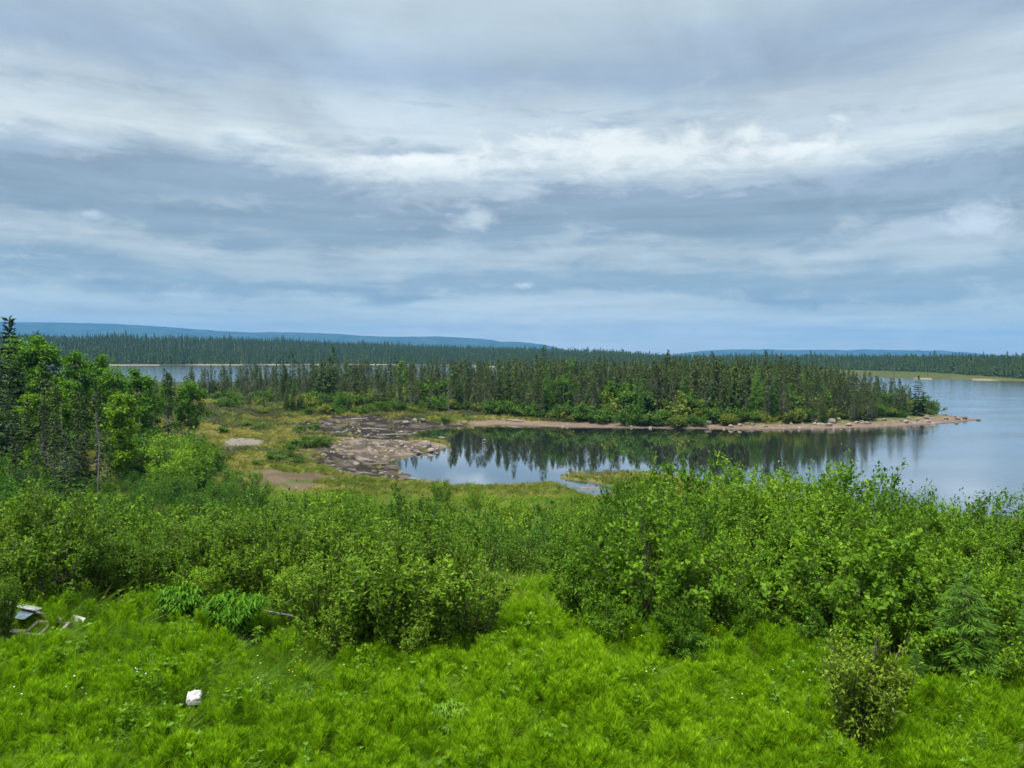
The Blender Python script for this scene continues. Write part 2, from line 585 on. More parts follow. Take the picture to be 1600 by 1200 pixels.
M['whitepaint'] = plain('chipped white paint', (.09, .09, .085), (.34, .34, .33), 11, rough=.5, bump=.1)
M['bluesheet'] = plain('pale blue sheet', (.06, .09, .11), (.20, .26, .31), 8, rough=.3, bump=.1)
M['greyboard'] = plain('grey board', (.24, .235, .20), (.38, .37, .33), 7, rough=.8, bump=.2)
M['blackpipe'] = plain('black plastic', (.012, .012, .013), (.04, .04, .042), 5, rough=.35, bump=.05)
M['carton'] = plain('white carton', (.20, .195, .17), (.50, .50, .49), 14, rough=.55, bump=.1)
M['petal'] = plain('white petal', (.75, .75, .70), (.85, .85, .82), 3, bump=0)
M['yellow'] = plain('yellow petal', (.75, .55, .02), (.85, .68, .05), 3, bump=0)

# ground: soils by zone, relief by noise
def ground_material():
    m, t, o = material('soil')
    a = t.new('ShaderNodeAttribute'); a.attribute_name = 'soil'
    geo = t.new('ShaderNodeNewGeometry')
    n1 = t.noise(geo.outputs['Position'], 0.45, 6, .65)
    n2 = t.noise(geo.outputs['Position'], 3.5, 6, .7)
    f = t.math('ADD', .45, t.math('ADD', t.math('MULTIPLY', n1, .55), t.math('MULTIPLY', n2, .55)))
    sc = t.new('ShaderNodeVectorMath', operation='SCALE')
    t.l.new(a.outputs['Color'], sc.inputs[0]); t.l.new(f, sc.inputs['Scale'])
    p = t.new('ShaderNodeBsdfPrincipled')
    t.l.new(sc.outputs[0], p.inputs['Base Color'])
    p.inputs['Roughness'].default_value = .9
    p.inputs['Specular IOR Level'].default_value = .05
    b = t.new('ShaderNodeBump'); b.inputs['Strength'].default_value = .8; b.inputs['Distance'].default_value = .15
    t.l.new(n2, b.inputs['Height']); t.l.new(b.outputs[0], p.inputs['Normal'])
    t.l.new(p.outputs[0], o.inputs[0])
    return m


def water_material():
    m, t, o = material('lake water')
    geo = t.new('ShaderNodeNewGeometry')
    pos = geo.outputs['Position']
    s = t.new('ShaderNodeSeparateXYZ'); t.l.new(pos, s.inputs[0])
    # the cove is sheltered; the open lake to the right and beyond is ruffled
    shel = t.math('ADD', s.outputs[0], t.math('MULTIPLY', t.math('SUBTRACT', t.noise(pos, .03, 3), .5), 30.0))
    open1 = t.smooth(shel, 18, 75)
    open2 = t.smooth(s.outputs[1], 165, 215)
    opn = t.math('MAXIMUM', open1, open2)
    n1 = t.noise(t.scalevec(pos, (1.0, 1.6, 1.0)), .9, 4, .6)
    n2 = t.noise(t.scalevec(pos, (.4, 1.0, 1.0)), .11, 3, .5)
    amp = t.math('ADD', .0018, t.math('MULTIPLY', opn, t.math('MULTIPLY', t.smooth(n2, .25, .7), .045)))
    b = t.new('ShaderNodeBump')
    b.inputs['Strength'].default_value = 1.0
    t.l.new(amp, b.inputs['Distance'])
    t.l.new(n1, b.inputs['Height'])
    g = t.new('ShaderNodeBsdfGlossy')
    g.inputs['Color'].default_value = (.97, .98, 1, 1)
    t.l.new(t.math('ADD', .006, t.math('MULTIPLY', opn, .10)), g.inputs['Roughness'])
    t.l.new(b.outputs[0], g.inputs['Normal'])
    d = t.new('ShaderNodeBsdfDiffuse'); d.inputs['Color'].default_value = (.022, .026, .026, 1)
    fr = t.new('ShaderNodeFresnel'); fr.inputs['IOR'].default_value = 1.34
    t.l.new(b.outputs[0], fr.inputs['Normal'])
    mx = t.new('ShaderNodeMixShader')
    t.l.new(t.math('POWER', fr.outputs[0], .24, clamp=True), mx.inputs[0])
    t.l.new(d.outputs[0], mx.inputs[1]); t.l.new(g.outputs[0], mx.inputs[2])
    t.l.new(mx.outputs[0], o.inputs[0])
    return m


# ================================================================== terrain
MUD = pxpoly([(462, 672), (500, 664), (560, 657), (640, 660), (715, 661), (735, 666), (660, 672), (640, 690), (600, 694), (560, 700), (600, 716), (625, 724), (665, 752),
              (640, 757), (590, 750), (540, 746), (500, 730), (470, 712), (520, 700), (540, 690), (470, 682)], .3)
GRAVEL = pxpoly([(520, 694), (600, 688), (690, 690), (702, 697), (660, 710), (615, 722), (560, 718), (525, 706)], .3)
BROWN = pxpoly([(385, 738), (440, 740), (520, 745), (500, 760), (460, 772), (415, 775), (395, 760)], .7)
SLAB = pxpoly([(345, 697), (365, 691), (425, 693), (432, 699), (380, 704), (352, 708)], .9)


def make_ground():
    ang = np.concatenate([np.linspace(-180, -44, 36)[:-1], np.linspace(-44, 44, 430), np.linspace(44, 180, 36)[1:]])
    rad = np.concatenate([[0.01], np.geomspace(2, 48, 90), np.arange(48.6, 250, .75), np.geomspace(251, 8100, 165)])
    A, Rr = np.meshgrid(np.radians(ang), rad)
    X, Y = np.sin(A) * Rr, np.cos(A) * Rr
    z, near, far, dn, df, dl, flat = ground(X, Y, True)
    # rougher surface where mud and stones lie
    wx, wy = X + (fbm(X, Y, .5, 3) - .5) * 5, Y + (fbm(X, Y, .5, 4) - .5) * 7
    mud = inpoly(MUD, wx, wy) & near
    gra = inpoly(GRAVEL, wx, wy) & near
    bro = inpoly(BROWN, wx, wy) & near
    sla = inpoly(SLAB, X + (fbm(X, Y, .8, 6) - .5) * 2, Y + (fbm(X, Y, .8, 7) - .5) * 2) & near
    z = z + np.where(mud | gra, (fbm(X, Y, 1.1, 12, 3) - .52) * .34, 0)
    c = np.zeros(X.shape + (3,))
    nse = fbm(X, Y, .09, 21, 4); ns2 = fbm(X, Y, .35, 22, 4)
    def lay(mask, col):
        k = np.asarray(mask, float)[..., None]
        c[:] = c * (1 - k) + np.array(col) * k
    lay(np.ones(X.shape), (.06, .075, .022))
    lay(sstep(.40, .6, nse), (.12, .115, .035))
    lay(sstep(.52, .7, ns2) * .8, (.17, .14, .06))
    lay(sstep(.5, .7, fbm(X, Y, .16, 23)) * .7, (.055, .085, .02))
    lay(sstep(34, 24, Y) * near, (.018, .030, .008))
    lay(near & (Y > 95) & (dn > 9), (.04, .05, .02))
    lay(bro & (fbm(X, Y, .8, 51) < .62), (.105, .078, .05))
    lay(bro & (ns2 > .52), (.085, .06, .04))
    lay(mud, (.024, .019, .015))
    lay(mud & (ns2 > .62), (.06, .048, .038))
    lay(mud & (fbm(X, Y, .9, 28) > .66), (.10, .08, .066))
    lay(gra, (.125, .092, .068))
    lay(gra & (ns2 > .5), (.07, .055, .044))
    lay(gra & (fbm(X, Y, 1.0, 29) > .60), (.17, .135, .105))
    lay(sla, (.165, .145, .12))
    lay(sla & (fbm(X, Y, .9, 30) > .55), (.16, .135, .10))
    frontd = edgedist(FRONT[:11], X, Y, False)
    lay(near * sstep(5.2, 3.4, frontd + (ns2 - .5) * 3) * (Y > 90), (.155, .110, .082))
    lay((frontd < 5) * (fbm(X, Y, 1.0, 33) > .55) * near * (Y > 90), (.13, .095, .07))
    lay(near * sstep(1.0, .3, frontd) * (Y > 90), (.10, .075, .06))
    lay(far, (.035, .045, .02))
    mar = far * sstep(flat + 10, flat - 5, df) * sstep(.08, .16, X / np.maximum(Y, 1))
    lay(mar, (.052, .062, .016))
    lay(mar * sstep(.45, .65, fbm(X, Y, .02, 41)), (.075, .075, .024))
    lay(far * sstep(12, 7, df) * (X / np.maximum(Y, 1) < .05), (.25, .205, .145))
    lay(far * sstep(4, 2, df) * (X / np.maximum(Y, 1) > .5), (.26, .20, .14))
    lay(far * sstep(5, 2.5, df) * ((X / np.maximum(Y, 1) > .05) & (X / np.maximum(Y, 1) < .5)), (.05, .045, .03))
    lay(~(near | far), (.05, .042, .03))
    nr, na = X.shape
    idx = np.arange(nr * na).reshape(nr, na)
    f = np.stack([idx[:-1, :-1], idx[:-1, 1:], idx[1:, 1:], idx[1:, :-1]], -1).reshape(-1, 4)
    mb = MB(); mb.add(np.stack([X, Y, z], -1).reshape(-1, 3), f[:, ::-1])
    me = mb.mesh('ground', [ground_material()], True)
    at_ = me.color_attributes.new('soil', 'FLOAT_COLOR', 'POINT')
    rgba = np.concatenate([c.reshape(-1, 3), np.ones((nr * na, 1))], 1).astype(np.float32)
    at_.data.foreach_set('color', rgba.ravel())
    tag(link('ground', me), kind='structure')


make_ground()

wm = MB()
wr = np.array([30, 60, 120, 240, 480, 1000, 2000, 5000, 8000.])
wa = np.radians(np.linspace(-180, 180, 97))
WA, WR = np.meshgrid(wa, wr)
V = np.stack([np.sin(WA) * WR, np.cos(WA) * WR, np.zeros(WA.shape)], -1)
ii = np.arange(WA.size).reshape(WA.shape)
wm.add(V.reshape(-1, 3), np.stack([ii[:-1, :-1], ii[1:, :-1], ii[1:, 1:], ii[:-1, 1:]], -1).reshape(-1, 4)[:, ::-1])
wme = wm.mesh('water', [water_material()])
tag(link('water', wme), kind='structure')

# far hills
def make_hills():
    prof = [(-1200, 500), (-300, 501), (0, 503), (100, 504), (200, 507), (260, 511), (300, 514), (360, 518), (400, 520), (440, 519), (490, 520), (560, 524),
            (610, 526), (650, 526), (690, 525.4), (720, 527), (750, 530), (775, 533.5), (800, 533.8), (830, 536), (850, 538.5), (880, 546), (920, 560), (1000, 562), (1040, 556),
            (1075, 551), (1110, 547.5), (1160, 545.6), (1220, 546.6), (1300, 547.2), (1350, 546.6), (1410, 547.2), (1480, 548.5), (1520, 551.5), (1560, 556), (1620, 562), (1900, 562), (2100, 556), (2800, 550)]
    px = np.array([p[0] for p in prof], float); py = np.array([p[1] for p in prof], float)
    xs = np.linspace(-700, 2300, 800)
    ys = np.interp(xs, px, py)
    D0 = np.where(xs < 960, 6200.0, 6800.0)
    top = np.array([z_of(a, b, d) for a, b, d in zip(xs, ys, D0)])
    top = np.maximum(top, -40) + (fbm(xs * .05, xs * 0, 1.0, 77, 4) - .5) * 7
    bear = np.array([at_dist(a, 1.0)[0] for a in xs])
    rows = []
    for s, k in [(-1500, 0), (-1000, .35), (-500, .72), (-200, .93), (0, 1), (300, .97), (700, .7), (1100, 0)]:
        yy = D0 + s
        rel = (fbm(bear * 9, xs * 0 + s * .002, 4.0, 90, 4) - .5) * 40 * k * (k < 1)
        rows.append(np.stack([bear * yy, yy, top * k + rel - (1 - k) * 5], -1))
    V = np.stack(rows)
    nr, na = V.shape[:2]
    ii = np.arange(nr * na).reshape(nr, na)
    mb = MB(); mb.add(V.reshape(-1, 3), np.stack([ii[:-1, :-1], ii[:-1, 1:], ii[1:, 1:], ii[1:, :-1]], -1).reshape(-1, 4))
    m, t, o = material('wooded hillside')
    geo = t.new('ShaderNodeNewGeometry')
    c = t.ramp(t.noise(geo.outputs['Position'], .007, 9, .75), [(.35, (.008, .016, .010)), (.65, (.060, .080, .036))])
    p = t.new('ShaderNodeBsdfDiffuse'); t.l.new(c, p.inputs[0]); t.l.new(p.outputs[0], o.inputs[0])
    tag(link('hills', mb.mesh('hills', [m], True)), kind='structure')


make_hills()

# air
def make_haze():
    x0, x1, y0, y1, z0, z1 = -8200, 8200, -8200, 8200, -60, 280
    v = [(x0, y0, z0), (x1, y0, z0), (x1, y1, z0), (x0, y1, z0), (x0, y0, z1), (x1, y0, z1), (x1, y1, z1), (x0, y1, z1)]
    f = [(3, 2, 1, 0), (4, 5, 6, 7), (0, 1, 5, 4), (1, 2, 6, 5), (2, 3, 7, 6), (3, 0, 4, 7)]
    mb = MB(); mb.add(v, f)
    m, t, o = material('haze')
    pv = t.new('ShaderNodeVolumePrincipled')
    pv.inputs['Color'].default_value = HAZE_COL
    pv.inputs['Density'].default_value = HAZE_D
    t.l.new(pv.outputs[0], o.inputs['Volume'])
    tag(link('haze', mb.mesh('haze', [m])), kind='stuff')


HAZE_COL = (.11, .36, .71, 1)
HAZE_D = 1.4e-4
make_haze()
# ================================================================== plants: one mesh per kind and variant, shared by copies
def unit(rng, n):
    return nrm(rng.normal(size=(n, 3)))


def bez(P0, P1, P2, t):
    t = t[..., None]
    return P0 * (1 - t) ** 2 + 2 * P1 * t * (1 - t) + P2 * t ** 2


def make_shrub(seed, H, Rd, ns, nb, nl, L, leafmat, barkmat, upright=0.0, low=0.12, wratio=.55, jitter=.07, shoots=0, tuft=1.0):
    """Many-stemmed shrub: stems fan out of one base, branches carry leaves right round the outside."""
    rng = np.random.default_rng(seed)
    wood, leaf = MB(), MB()
    az = rng.uniform(0, 2 * np.pi, ns)
    rr = Rd * np.sqrt(rng.uniform(.02, 1, ns)) * (1 - .35 * upright)
    lob = 1 + .18 * np.sin(az * 3 + seed)
    rr = rr * lob
    ht = H * (1 - (.55 - .3 * upright) * (rr / Rd) ** 2) * rng.uniform(.74, 1.05, ns)
    ca, sa = np.cos(az), np.sin(az)
    P0 = np.stack([rr * .18 * ca, rr * .18 * sa, np.zeros(ns) - .1], -1)
    P2 = np.stack([rr * ca, rr * sa, ht], -1)
    P1 = np.stack([rr * .45 * ca, rr * .45 * sa, ht * .62], -1) + rng.normal(0, .06 * Rd, (ns, 3))
    tt = np.linspace(0, 1, 7)
    P = bez(P0[:, None], P1[:, None], P2[:, None], np.broadcast_to(tt, (ns, 7)))
    rad = (.012 + .010 * H / 3) * (1.15 - tt)[None] * np.ones((ns, 1))
    tubes(wood, P, rad, 4)
    # branches
    n = ns * nb
    si = np.repeat(np.arange(ns), nb)
    t0 = np.clip(np.tile(np.linspace(low, .97, nb), ns) + rng.uniform(-.05, .05, n), low * .7, .99)
    B0 = bez(P0[si], P1[si], P2[si], t0)
    baz = az[si] + rng.normal(0, 1.15, n)
    up = rng.uniform(.15, .95, n) + upright * .9
    bd = nrm(np.stack([np.cos(baz), np.sin(baz), up], -1))
    bl = tuft * Rd * rng.uniform(.28, .62, n) * (1.2 - .75 * t0) * (1 - .25 * upright)
    s = np.linspace(0, 1, 4)
    BP = B0[:, None] + bd[:, None] * (bl[:, None] * s)[..., None]
    BP[..., 2] += ((s ** 2)[None] * bl[:, None]) * rng.uniform(-.12, .28, n)[:, None]
    BP[:, 1:] += rng.normal(0, .02, (n, 3, 3))
    tubes(wood, BP, (.0065 * (1.1 - s))[None] * np.ones((n, 1)), 3)
    # leaves, set along the branches
    m = n * nl
    bi = np.repeat(np.arange(n), nl)
    u = rng.beta(1.7, 1.1, m)
    k = np.minimum((u * 3).astype(int), 2); fr = (u * 3 - k)[:, None]
    LP = BP[bi, k] * (1 - fr) + BP[bi, k + 1] * fr + rng.normal(0, jitter, (m, 3))
    D = bd[bi] * .7 + unit(rng, m) * .9 + np.array([0, 0, .05])
    outw = nrm(np.stack([LP[:, 0], LP[:, 1], LP[:, 2] * .25], -1))
    N = nrm(np.array([0, 0, 1.0]) * 1.0 + outw * .45 + unit(rng, m) * .55)
    l = L * rng.uniform(.6, 1.2, m)
    leaves(leaf, LP, D, N, l, l * wratio * rng.uniform(.8, 1.2, m))
    if shoots:
        # young upright shoots standing out of the top
        sz = rng.uniform(0, 2 * np.pi, shoots); sr = Rd * np.sqrt(rng.uniform(0, .8, shoots))
        zb = H * (1 - (.55 - .3 * upright) * (sr / Rd) ** 2) * rng.uniform(.8, .97, shoots)
        S0 = np.stack([sr * np.cos(sz), sr * np.sin(sz), zb], -1)
        sd = nrm(np.stack([np.cos(sz) * .25, np.sin(sz) * .25, np.ones(shoots)], -1) + rng.normal(0, .12, (shoots, 3)))
        sl_ = rng.uniform(.10, .26, shoots) * H
        s3 = np.linspace(0, 1, 3)
        SP = S0[:, None] + sd[:, None] * (sl_[:, None] * s3)[..., None]
        tubes(wood, SP, (.006 * (1.1 - s3))[None] * np.ones((shoots, 1)), 3)
        q = shoots * 22
        qi = np.repeat(np.arange(shoots), 22)
        uu = rng.uniform(0, 1.03, q)
        LP = S0[qi] + sd[qi] * (sl_[qi] * uu)[:, None] + rng.normal(0, .015 + jitter * .3, (q, 3))
        D = sd[qi] * .75 + unit(rng, q) * .8
        l = L * rng.uniform(.6, 1.1, q) * (1.1 - .35 * uu)
        leaves(leaf, LP, D, nrm(np.array([0, 0, 1.]) + unit(rng, q) * .7), l, l * wratio)
    return wood.mesh('stems', [barkmat]), leaf.mesh('leafage', [leafmat])


def make_birch(seed, H, Rd, leafmat, nlimb=22, ncl=12, nl=26, L=.17, base=.28, lean=.05):
    rng = np.random.default_rng(seed)
    wood, leaf = MB(), MB()
    k = 9
    s = np.linspace(0, 1, k)
    bend = np.cumsum(rng.normal(0, lean * H / k, (k, 2)), 0) * np.minimum(s * 3, 1)[:, None]
    T = np.concatenate([bend, (s * H * .97)[:, None]], 1); T[0, 2] = -.15
    tubes(wood, T[None], ((.022 * H ** .85) * (1.08 - s) ** .9)[None], 7)
    tz = np.clip(np.linspace(base, .96, nlimb) + rng.uniform(-.03, .03, nlimb), base * .9, .97)
    base_pts = np.stack([np.interp(tz, s, T[:, i]) for i in range(3)], -1)
    az = np.arange(nlimb) * 2.4 + rng.uniform(-.5, .5, nlimb)
    prof = np.sin(np.clip((tz - base * .7) / (1 - base * .7), 0, 1) ** .8 * np.pi * .88 + .22) ** .8
    ln = Rd * np.clip(prof, .22, 1) * rng.uniform(.75, 1.12, nlimb)
    up = rng.uniform(.35, .9, nlimb)
    d = nrm(np.stack([np.cos(az), np.sin(az), up], -1))
    q = np.linspace(0, 1, 5)
    LP = base_pts[:, None] + d[:, None] * (ln[:, None] * q)[..., None]
    LP[..., 2] -= (q ** 2)[None] * (ln * rng.uniform(.05, .3, nlimb))[:, None]
    LP[:, 1:] += rng.normal(0, .03 * Rd, (nlimb, 4, 3))
    tubes(wood, LP, (.010 * H ** .6 * (1.1 - q))[None] * np.ones((nlimb, 1)), 4)
    C = nlimb * ncl
    ci = np.repeat(np.arange(nlimb), ncl)
    u = rng.uniform(.3, 1.08, C)
    kk = np.minimum((np.clip(u, 0, .999) * 4).astype(int), 3); fr = (u * 4 - kk)[:, None]
    cen = LP[ci, kk] * (1 - fr) + LP[ci, kk + 1] * fr + rng.normal(0, .11 * Rd, (C, 3))
    cr = Rd * rng.uniform(.10, .22, C)
    n = C * nl
    gi = np.repeat(np.arange(C), nl)
    off = unit(rng, n) * (rng.uniform(.2, 1, n) ** .5)[:, None] * cr[gi][:, None] * np.array([1, 1, .75])
    P = cen[gi] + off
    D = nrm(off + unit(rng, n) * cr[gi][:, None] + np.array([0, 0, -.12]) * Rd * .3)
    N = nrm(np.array([0, 0, 1.]) + unit(rng, n) * .7)
    l = L * rng.uniform(.6, 1.25, n)
    leaves(leaf, P, D, N, l, l * .75)
    return wood.mesh('trunk', [M['birchbark']]), leaf.mesh('crown', [leafmat])


def make_conifer(seed, H, Rd, kind='dense', needle='spruce'):
    """Whorls of drooping boughs, each set with flat sprays. kind: dense, black (thin, club topped), larch, open (old fir)."""
    rng = np.random.default_rng(seed)
    wood, leaf = MB(), MB()
    k = 8
    s = np.linspace(0, 1, k)
    T = np.stack([np.cumsum(rng.normal(0, .006 * H, k)), np.cumsum(rng.normal(0, .006 * H, k)), s * H], -1); T[0] = (0, 0, -.2)
    tubes(wood, T[None], ((.011 * H + .01) * (1.03 - s))[None], 6)
    z0 = {'dense': .06, 'black': .10, 'larch': .05, 'open': .12}[kind]
    gap = {'dense': .034, 'black': .032, 'larch': .030, 'open': .055}[kind]
    zs = np.arange(z0, .985, gap) + rng.uniform(-.01, .01, len(np.arange(z0, .985, gap)))
    BPs, lens, dead, azs = [], [], [], []
    for zf in zs:
        nbr = int(rng.integers(4, 7)) if zf < .9 else 4
        a0 = rng.uniform(0, 6.28)
        for b in range(nbr):
            a = a0 + b * 6.283 / nbr + rng.normal(0, .25)
            if kind == 'black':
                l = Rd * (np.interp(zf, [0, .1, .35, .62, .78, .86, .94, 1], [.55, .95, .85, .55, .42, .62, .50, .12])) * rng.uniform(.55, 1.2)
                isdead = rng.random() < np.interp(zf, [.05, .25, .5, .75, .82], [.25, .5, .6, .35, 0])
                drop = rng.uniform(.2, .7)
            elif kind == 'open':
                l = Rd * (1.02 - zf) ** .75 * rng.uniform(.55, 1.25)
                isdead = rng.random() < .12 * (zf < .5)
                drop = rng.uniform(.0, .3)
            else:
                l = Rd * ((1.03 - zf) ** (.85 if kind == 'dense' else .8)) * rng.uniform(.7, 1.15)
                isdead = False
                drop = rng.uniform(.05, .40) if kind == 'dense' else rng.uniform(.1, .55)
            q = np.linspace(0, 1, 5)
            upw = .45 * (zf - .55) * l
            z = zf * H + upw * q - drop * l * q ** 1.3 + .22 * l * np.maximum(q - .6, 0)
            tx, ty = np.interp(zf, s, T[:, 0]), np.interp(zf, s, T[:, 1])
            BPs.append(np.stack([tx + np.cos(a) * l * q, ty + np.sin(a) * l * q, z], -1)); lens.append(l); dead.append(isdead); azs.append(a)
    BP = np.array(BPs); lens = np.array(lens); dead = np.array(dead); azs = np.array(azs)
    tubes(wood, BP, (.0022 * H * (1.1 - np.linspace(0, 1, 5)))[None] * np.ones((len(BP), 1)), 3)
    if dead.any():
        D0 = BP[dead]
        nd = len(D0); m = 5
        gi = np.repeat(np.arange(nd), m)
        u = rng.uniform(.2, 1, nd * m); kk = np.minimum((u * 4).astype(int), 3); fr = (u * 4 - kk)[:, None]
        P = D0[gi, kk] * (1 - fr) + D0[gi, kk + 1] * fr
        dd = nrm(np.stack([np.cos(azs[dead][gi] + rng.normal(0, .9, nd * m)), np.sin(azs[dead][gi] + rng.normal(0, .9, nd * m)), rng.uniform(-.9, .1, nd * m)], -1))
        l = lens[dead][gi] * rng.uniform(.25, .5, nd * m)
        leaves(wood, P, dd, unit(rng, nd * m), l, np.full(nd * m, .022) * H / 6, 1)
    live = ~dead
    L0, ll, aa = BP[live], lens[live], azs[live]
    dens = {'dense': 11, 'black': 9, 'larch': 42, 'open': 12}[kind]
    per = np.maximum((ll / Rd * dens * 2).astype(int), 6)
    gi = np.repeat(np.arange(len(L0)), per); n = len(gi)
    u = rng.uniform(.06, 1.0, n) ** .85
    kk = np.minimum((u * 4).astype(int), 3); fr = (u * 4 - kk)[:, None]
    P = L0[gi, kk] * (1 - fr) + L0[gi, kk + 1] * fr
    side = rng.choice([-1, 1], n) * rng.uniform(.3, 1.1, n)
    da = aa[gi] + side
    D = np.stack([np.cos(da), np.sin(da), rng.uniform(-.45, .2, n)], -1)
    l = (ll[gi] * .48 * (1.08 - u) + .05 * Rd + .02 * H) * rng.uniform(.7, 1.2, n)
    wd = l * {'dense': .42, 'black': .40, 'larch': .085, 'open': .42}[kind]
    leaves(leaf, P, D, nrm(np.array([0, 0, 1.]) + unit(rng, n) * .55), l, wd, 0, .10)
    # leader
    nt = 26
    P = np.stack([np.full(nt, T[-1, 0]), np.full(nt, T[-1, 1]), H * rng.uniform(.9, 1.0, nt)], -1)
    a = rng.uniform(0, 6.28, nt)
    leaves(leaf, P, np.stack([np.cos(a), np.sin(a), rng.uniform(.4, 1.6, nt)], -1), unit(rng, nt), np.full(nt, .05 * H), np.full(nt, .016 * H))
    return wood.mesh('trunk', [M['sprucebark'], M['deadtwig']]), leaf.mesh('crown', [M[needle]])


def make_snag(seed, H):
    rng = np.random.default_rng(seed)
    wood = MB()
    s = np.linspace(0, 1, 8)
    T = np.stack([np.cumsum(rng.normal(0, .012 * H, 8)), np.cumsum(rng.normal(0, .012 * H, 8)), s * H], -1); T[0] = (0, 0, -.2)
    tubes(wood, T[None], ((.012 * H + .008) * (1.05 - s))[None], 6)
    tw = MB()
    n = 60
    z = rng.uniform(.2, .97, n); a = rng.uniform(0, 6.28, n); l = .16 * H * (1.1 - z) * rng.uniform(.4, 1.2, n)
    q = np.linspace(0, 1, 4)
    BP = np.stack([np.interp(z, s, T[:, 0])[:, None] + np.cos(a)[:, None] * l[:, None] * q, np.interp(z, s, T[:, 1])[:, None] + np.sin(a)[:, None] * l[:, None] * q,
                   (z * H)[:, None] + l[:, None] * (q * .2 - .5 * q ** 2)], -1)
    tubes(tw, BP, (.0025 * H * (1.15 - q))[None] * np.ones((n, 1)), 3)
    return wood.mesh('trunk', [M['deadtwig']]), tw.mesh('crown', [M['deadtwig']])


class Kind:
    """A plant built once per variant; place() links a copy of it with copies of its parts."""
    def __init__(self, name, parts, size):
        self.name, self.parts, self.size = name, parts, size   # parts: [(name, mesh)], size: built height
        self.proto = None

    def place(self, x, y, h, label, cat, group=None, wide=1.0, rz=None, z=None, rng=np.random.default_rng(7)):
        s = h / self.size
        loc = (x, y, (g1(x, y) if z is None else z))
        rz = rng.uniform(0, 6.28) if rz is None else rz
        sc = (s * wide, s * wide, s)
        if self.proto is None:
            r = empty(self.name, loc, rz, sc)
            for nm, me in self.parts:
                link(nm, me, r)
            self.proto = r
        else:
            r = self.proto.copy()
            COL.objects.link(r)
            r.location = loc; r.rotation_euler = (0, 0, rz); r.scale = sc
            for ch in list(self.proto.children):
                c = ch.copy(); COL.objects.link(c); c.parent = r
            for key in ('label', 'category', 'group'):
                if key in r: del r[key]
        return tag(r, label, cat, group)


def bush_kinds(name, n, seed, *a, **k):
    return [Kind(name, list(zip(('stem', 'foliage'), make_shrub(seed + i, *a, **k))), a[0]) for i in range(n)]


ALDER = bush_kinds('alder_bush', 5, 100, 2.0, 1.25, 12, 13, 20, .098, M['alder'], M['bark'], low=.34, wratio=.62, jitter=.05, shoots=14, tuft=.62)
ALDER[1:3] = bush_kinds('alder_bush', 2, 110, 2.0, 1.3, 12, 12, 24, .098, M['alder'], M['bark'], low=.58, wratio=.62, jitter=.05, shoots=14, tuft=.66)
DOME = bush_kinds('alder_bush', 3, 160, 2.5, 1.5, 24, 14, 17, .118, M['alder'], M['bark'], low=.14, wratio=.62, jitter=.05, shoots=10, tuft=.55)
ALDER_BACK = bush_kinds('alder_bush', 4, 130, 2.9, 1.6, 13, 15, 22, .110, M['alder'], M['bark'], low=.36, wratio=.62, jitter=.06, shoots=18, tuft=.62)
WILLOW = bush_kinds('willow_bush', 5, 200, 1.6, .80, 15, 12, 17, .082, M['willow'], M['bark'], upright=.8, low=.22, wratio=.44, jitter=.04, shoots=16, tuft=.6)
WILLOW_BACK = bush_kinds('willow_bush', 4, 230, 2.2, 1.05, 16, 13, 18, .092, M['willow'], M['bark'], upright=.75, low=.22, wratio=.44, jitter=.05, shoots=18, tuft=.6)
MIDALDER = [Kind('alder_bush', list(zip(('stem', 'foliage'), make_shrub(300 + i, 3.2, 1.9, 13, 12, 24, .15, M['alder'], M['bark'], jitter=.10, shoots=18))), 3.2) for i in range(3)]
MIDWILLOW = [Kind('willow_bush', list(zip(('stem', 'foliage'), make_shrub(350 + i, 2.6, 1.4, 14, 12, 22, .13, M['willow'], M['bark'], upright=.4, jitter=.09, shoots=18))), 2.6) for i in range(2)]
REDWILLOW = Kind('willow_bush', list(zip(('stem', 'foliage'), make_shrub(400, 1.35, .66, 30, 14, 22, .058, M['redwillow'], M['bark'], upright=.6, low=.2, wratio=.42, jitter=.03, shoots=16))), 1.35)
SHOREBUSH = [Kind('shore_bush', list(zip(('stem', 'foliage'), make_shrub(500 + i, 1.8, 1.7, 10, 8, 18, .26, M['farbush'], M['bark'], jitter=.14))), 1.8) for i in range(3)]
GALE = [Kind('heath_bush', list(zip(('stem', 'foliage'), make_shrub(520 + i, 1.2, 1.3, 10, 7, 16, .20, M['yellowbush'], M['bark'], jitter=.12))), 1.2) for i in range(2)]
M['darkalder'] = foliage('dark alder leaf', (.018, .060, .006), (.040, .110, .009), (.090, .190, .016), objvar=.5)  # deeper leaf green for the dark alder mass and the slope alders
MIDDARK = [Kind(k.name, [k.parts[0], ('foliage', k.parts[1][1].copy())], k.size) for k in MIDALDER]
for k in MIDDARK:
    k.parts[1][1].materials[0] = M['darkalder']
BIRCH = [Kind('birch_tree', list(zip(('trunk', 'crown'), make_birch(600 + i, 6.0, [1.5, 1.7, 1.35][i], M['birch'], base=[.18, .30, .12][i]))), 6.0) for i in range(3)]
DENSE = [Kind('spruce_tree', list(zip(('trunk', 'crown'), make_conifer(700 + i, 7.0, [1.35, 1.6, 1.1][i], 'dense'))), 7.0) for i in range(3)]
BLACK = [Kind('spruce_tree', list(zip(('trunk', 'crown'), make_conifer(720 + i, 7.0, [.75, .62, .85, .7, .95][i], 'black', 'spruce_dark'))), 7.0) for i in range(5)]
M['fir'] = foliage('dark fir needle', (.018, .042, .011), (.036, .068, .015), (.072, .108, .022), trans=.1, rough=.6, spec=.15)


M['brightbirch'] = foliage('young birch leaf', (.060, .125, .006), (.115, .215, .010), (.190, .310, .020))


def darker(k, mat='fir'):
    me = k.parts[1][1].copy(); me.materials[0] = M[mat]
    return Kind(k.name, [k.parts[0], ('crown', me)], k.size)


